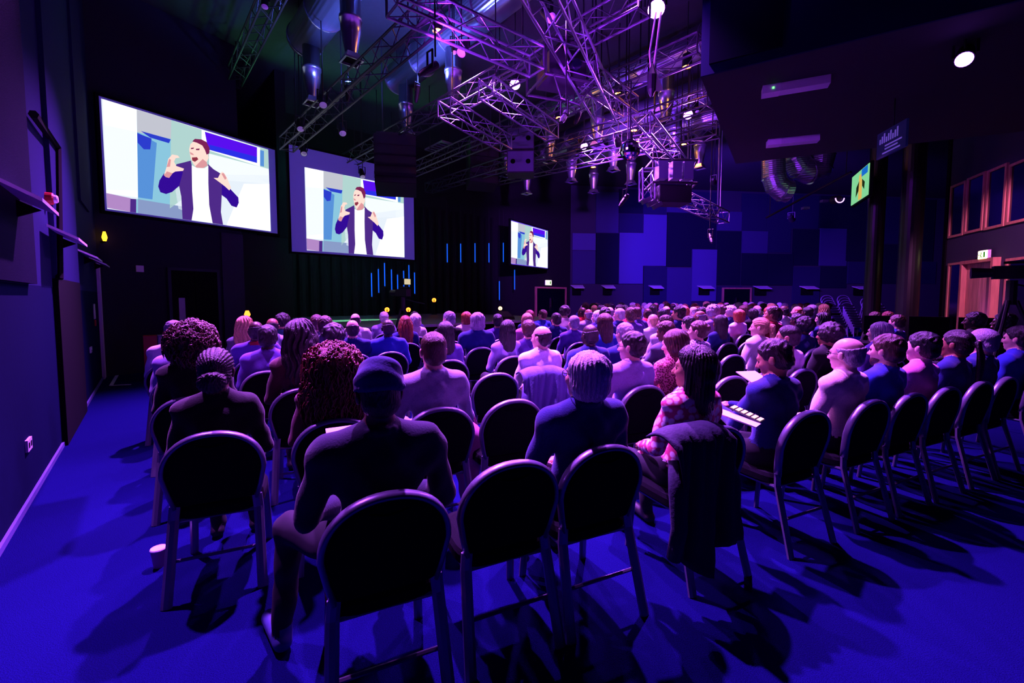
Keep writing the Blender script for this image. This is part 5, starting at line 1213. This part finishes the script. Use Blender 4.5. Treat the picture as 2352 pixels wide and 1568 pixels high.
sheet('tablet', 'white tablet held over a seat in the second row', 'tablet', at_y(1735, 868, 3.85), .2, .2, .26, M_paper, .3)
# draped garments on chairs
def drape(label, px, k, m, w=.52, drop=.6, cat='coat', extra=0, seed=0):
    w_ = ray(px, 684); a = w_.x/w_.y; N = Nk(k); D = N/(NR.y+a*NR.x); p = Vector((a*D, D, 0))+NR*.268
    rn = random.Random(seed); nx, nz = 26, 26; vs = []; fs = []
    for j in range(nz+1):
        t = j/nz
        for i in range(nx+1):
            s = i/nx*2-1; hw = w/2*(1-.12*t+.05*math.sin(5*t+seed))
            x = s*hw; arch = .84-.42*.5*max(0, abs(x)-.1)**1.5*4
            if t < .22: y = .06-.42*t*1.0-.22; z = arch+.03*math.sin(t/.22*PI)*1.0+.012; y = -.20+.04-(t/.22)*.16
            else: y = -.335-.05*(t-.22)+.045*math.sin(6*s+2+seed+2*t)*(t)+.014*math.sin(17*s+7*t); z = arch-(t-.22)/.78*drop-.11*math.sin(2.3*s+seed)*(t-.2)
            vs.append((x, y, max(.03, z)))
    for j in range(nz):
        for i in range(nx): q = j*(nx+1)+i; fs.append((q, q+1, q+nx+2, q+nx+1))
    t = thing('draped_coat', label, cat, p, TH)
    me = bpy.data.meshes.new('cloth'); me.from_pydata(vs, [], fs); me.polygons.foreach_set('use_smooth', [True]*len(fs)); me.update()
    o = link('cloth', me, m, t); md = o.modifiers.new('thick', 'SOLIDIFY'); md.thickness = .012
    for sx in (-1, 1):
        MB().tube([(sx*w*.40,-.3,.74),(sx*w*.46,-.35,.6),(sx*w*.44,-.36,.42),(sx*w*.47,-.34,.26)], [.03,.042,.04,.035], 10).build('sleeve', m, t, smooth=True)
    return t
drape('dark coat draped over the long-haired woman\'s chair', 1603, 1, mat('coat_dark', '#171c38', .85, kind='noise', scale=60, bump=.2), .42, .58, seed=2)
drape('striped grey-violet jacket hung behind the bright white shirt', 1248, 3, mat('jacket_grey', '#5a5890', .85, kind='noise', scale=60, bump=.2), .5, .5, seed=5)
# pink bag on the floor between chairs
p = seat_at(1090, 2)+NR*.15; t = thing('shoulder_bag', 'soft pink bag on the seat row between two chairs', 'bag', (p.x, p.y, 0), TH)
S = SDF(axis([(-.2,.2,.01)]), axis([(-.16,.16,.01)]), axis([(0,.8,.012)])); S.ell((0,0,.52), (.10,.10,.14), .03, wr=lambda P: .012*np.sin(30*P[..., 2]+12*P[..., 0])); S.ell((.0,0,.3), (.09,.09,.28), .05, wr=wrinkle); V, Q, _ = S.extract()
link('bag_body', mesh_np('bag_body', V, Q), mat('bag_pink', '#a8628c', .8), t)
MB().tube([(-.08,0,.55),(-.06,.03,.68),(.05,.03,.69),(.08,0,.56)], .01, 6).build('strap', mat('bag_strap', '#7a3c68', .7), t)
# dark coats hanging at the left ends of the rows
for (px, py, k, lab, sd) in ((345, 935, 3, 'black coat hanging off the left row end, upper', 8),):
    p = on_z(330, 985, .35); t = thing('hanging_coat', lab, 'coat', (p.x+.25, p.y+.3, 0), TH)
    S = SDF(axis([(-.3,.3,.012)]), axis([(-.25,.25,.012)]), axis([(.1,.9,.012)])); S.ell((0,0,.62), (.16,.13,.2), .05, wr=wrinkle); S.ell((-.03,0,.38), (.14,.12,.2), .05, wr=wrinkle); S.cap((-.1,0,.66), (-.2,.03,.58), .06, .05, .04); V, Q, _ = S.extract()
    link('cloth', mesh_np('cloth', V, Q), M_trs[0], t)
# folded barrier of tape on the floor near the corner
a, c, e = on_z(255, 884, .012), on_z(300, 882, .012), on_z(275, 850, .012)
for A, B, lab in ((a, c, 'pale floor tape strip across the left aisle'), (a, e, 'pale floor tape strip along the left aisle end')):
    d = B-A; o = MB().box((0,0,0), (d.length, .05, .006)).build('floor_tape', M_ledge, None, (A+B)/2-Vector((0,0,.008)), math.atan2(d.y, d.x)); tag(o, lab, 'tape', 'floor tape strips')
# red crate with striped front near the left wall
p = at_y(363, 775, 8.3); t = thing('red_box', 'red and lilac striped box near the left corner', 'box', (p.x, p.y, 0), RA)
MB().box((-.12,0,.42), (.2,.3,.84)).build('red_side', M_red, t); MB().box((.12,0,.42), (.26,.3,.84)).build('lilac_side', mat('lilac_box', '#a080c0', .7), t)
for k in range(5): MB().box((.02+.05*k,-.152,.66), (.012,.006,.3)).build('stripe', M_white, t)
# amber carved ornament behind the pale wavy hair
p = on_z(569, 722, 1.5); p = at_y(568, 722, 9.0); t = thing('amber_lamp', 'orange glowing lamp peeking above the pale wavy hair', 'lamp', (p.x, p.y, 0), RA)
MB().cone((0,0,0), (0,0,p.z-.06), .02, .02, 8).build('stand', M_lamp, t); MB().lathe([(.02,-.08),(.06,0),(.03,.08)], 10, (0,0,p.z)).build('shade', M_amb, t); MB().cone((0,0,0), (0,0,.03), .14, .12, 12).build('base', M_lamp, t)

# stacked chairs at the far right
for i, (px, Y, n, lab) in enumerate(((1931, 17.5, 9, 'leftmost stack of chairs on the far right'), (1970, 17.5, 9, 'stack of chairs left of the slim column'), (2024, 17.0, 8, 'stack of chairs just right of the slim column'), (2040, 17.3, 9, 'tallest stack of chairs by the thicker column'))):
    p = at_y(px, 684, Y)
    for j in range(n):
        chair('round-backed chair, %s up in the %s' % (ordw[j+1], lab), (p.x, p.y, j*.10)-NR*0 if False else Vector((p.x, p.y, j*.10))+NR*(.05*j), TH+PI-.6, 'stacked chairs at the far right', parts=False)
# control desk and silhouettes at right
p = at_y(2150, 800, 7.2); t = thing('control_desk', 'black control desk with screens before the right wall', 'desk', (p.x, p.y, 0), -.7)
MB().box((0,0,.74), (2.0,.7,.05)).build('desk_top', M_black, t)
for x in (-.95, .95):
    for y in (-.3, .3): MB().box((x,y,.36), (.06,.06,.72)).build('leg', M_black, t)
MB().box((0,-.3,.4), (1.9,.03,.6)).build('modesty_panel', M_black, t)
for i, (x, lab) in enumerate(((-.7, 'left black monitor on the control desk'), (-.1, 'middle black monitor on the control desk'), (.5, 'right black monitor on the control desk'))):
    R = Matrix.Rotation(-.7, 3, 'Z'); q = Vector((p.x, p.y, .765))+R@Vector((x, .1, 0))
    m = thing('desk_monitor', lab, 'monitor', q, -.7, 'monitors on the control desk')
    MB().box((0,0,.3), (.5,.05,.34)).build('display', M_black, m); MB().box((0,.03,.08), (.06,.04,.16)).build('stem', M_black, m); MB().box((0,.02,.01), (.24,.18,.02)).build('foot', M_black, m)
for px, lab in ((2218, 'silhouetted crew member at the desk, left'), (2284, 'silhouetted crew member before the oak door')):
    q = at_y(px, 720, 6.3 if px < 2250 else 6.0)
    person(lab, (q.x, q.y, 0.0), TH+.2, 'm', 'short', 'black', 'd', 'black', 0, 1.34, group='desk crew')
    chair('round-backed chair of the crew member %s' % ('at the desk' if px < 2250 else 'before the oak door'), (q.x, q.y, 0), TH+.2, 'crew chairs', parts=False)
p = at_y(2322, 684, 5.4); tripod_camera('tripod_camera', 'dark video camera on tall tripod at the right edge', (p.x, p.y, 0), CAMH+.045*5.4*1.3, .9, None, 1.3)
# small table with candle-like amber lamp near the stacks
p = at_y(1898, 700, 15.0); t = thing('small_table', 'small dark table far right near the chair stacks', 'table', (p.x, p.y, 0), .3)
MB().cone((0,0,.98), (0,0,1.02), .4, .4, 20).build('table_top', M_black, t); MB().cone((0,0,.03), (0,0,.98), .03, .03, 8).build('post', M_black, t); MB().cone((0,0,0), (0,0,.03), .25, .25, 16).build('foot', M_black, t)
t = thing('amber_candle_lamp', 'candle-like amber lamp on the small far table', 'candle lamp', (p.x, p.y, 1.02), 0); MB().lathe([(.05,0),(.06,.22),(.055,.22),(.045,.02)], 12).build('candle_lamp_body', M_amb, t); MB().lathe([(.062,.215),(.064,.225),(.058,.225)], 12).build('rim', M_white, t)
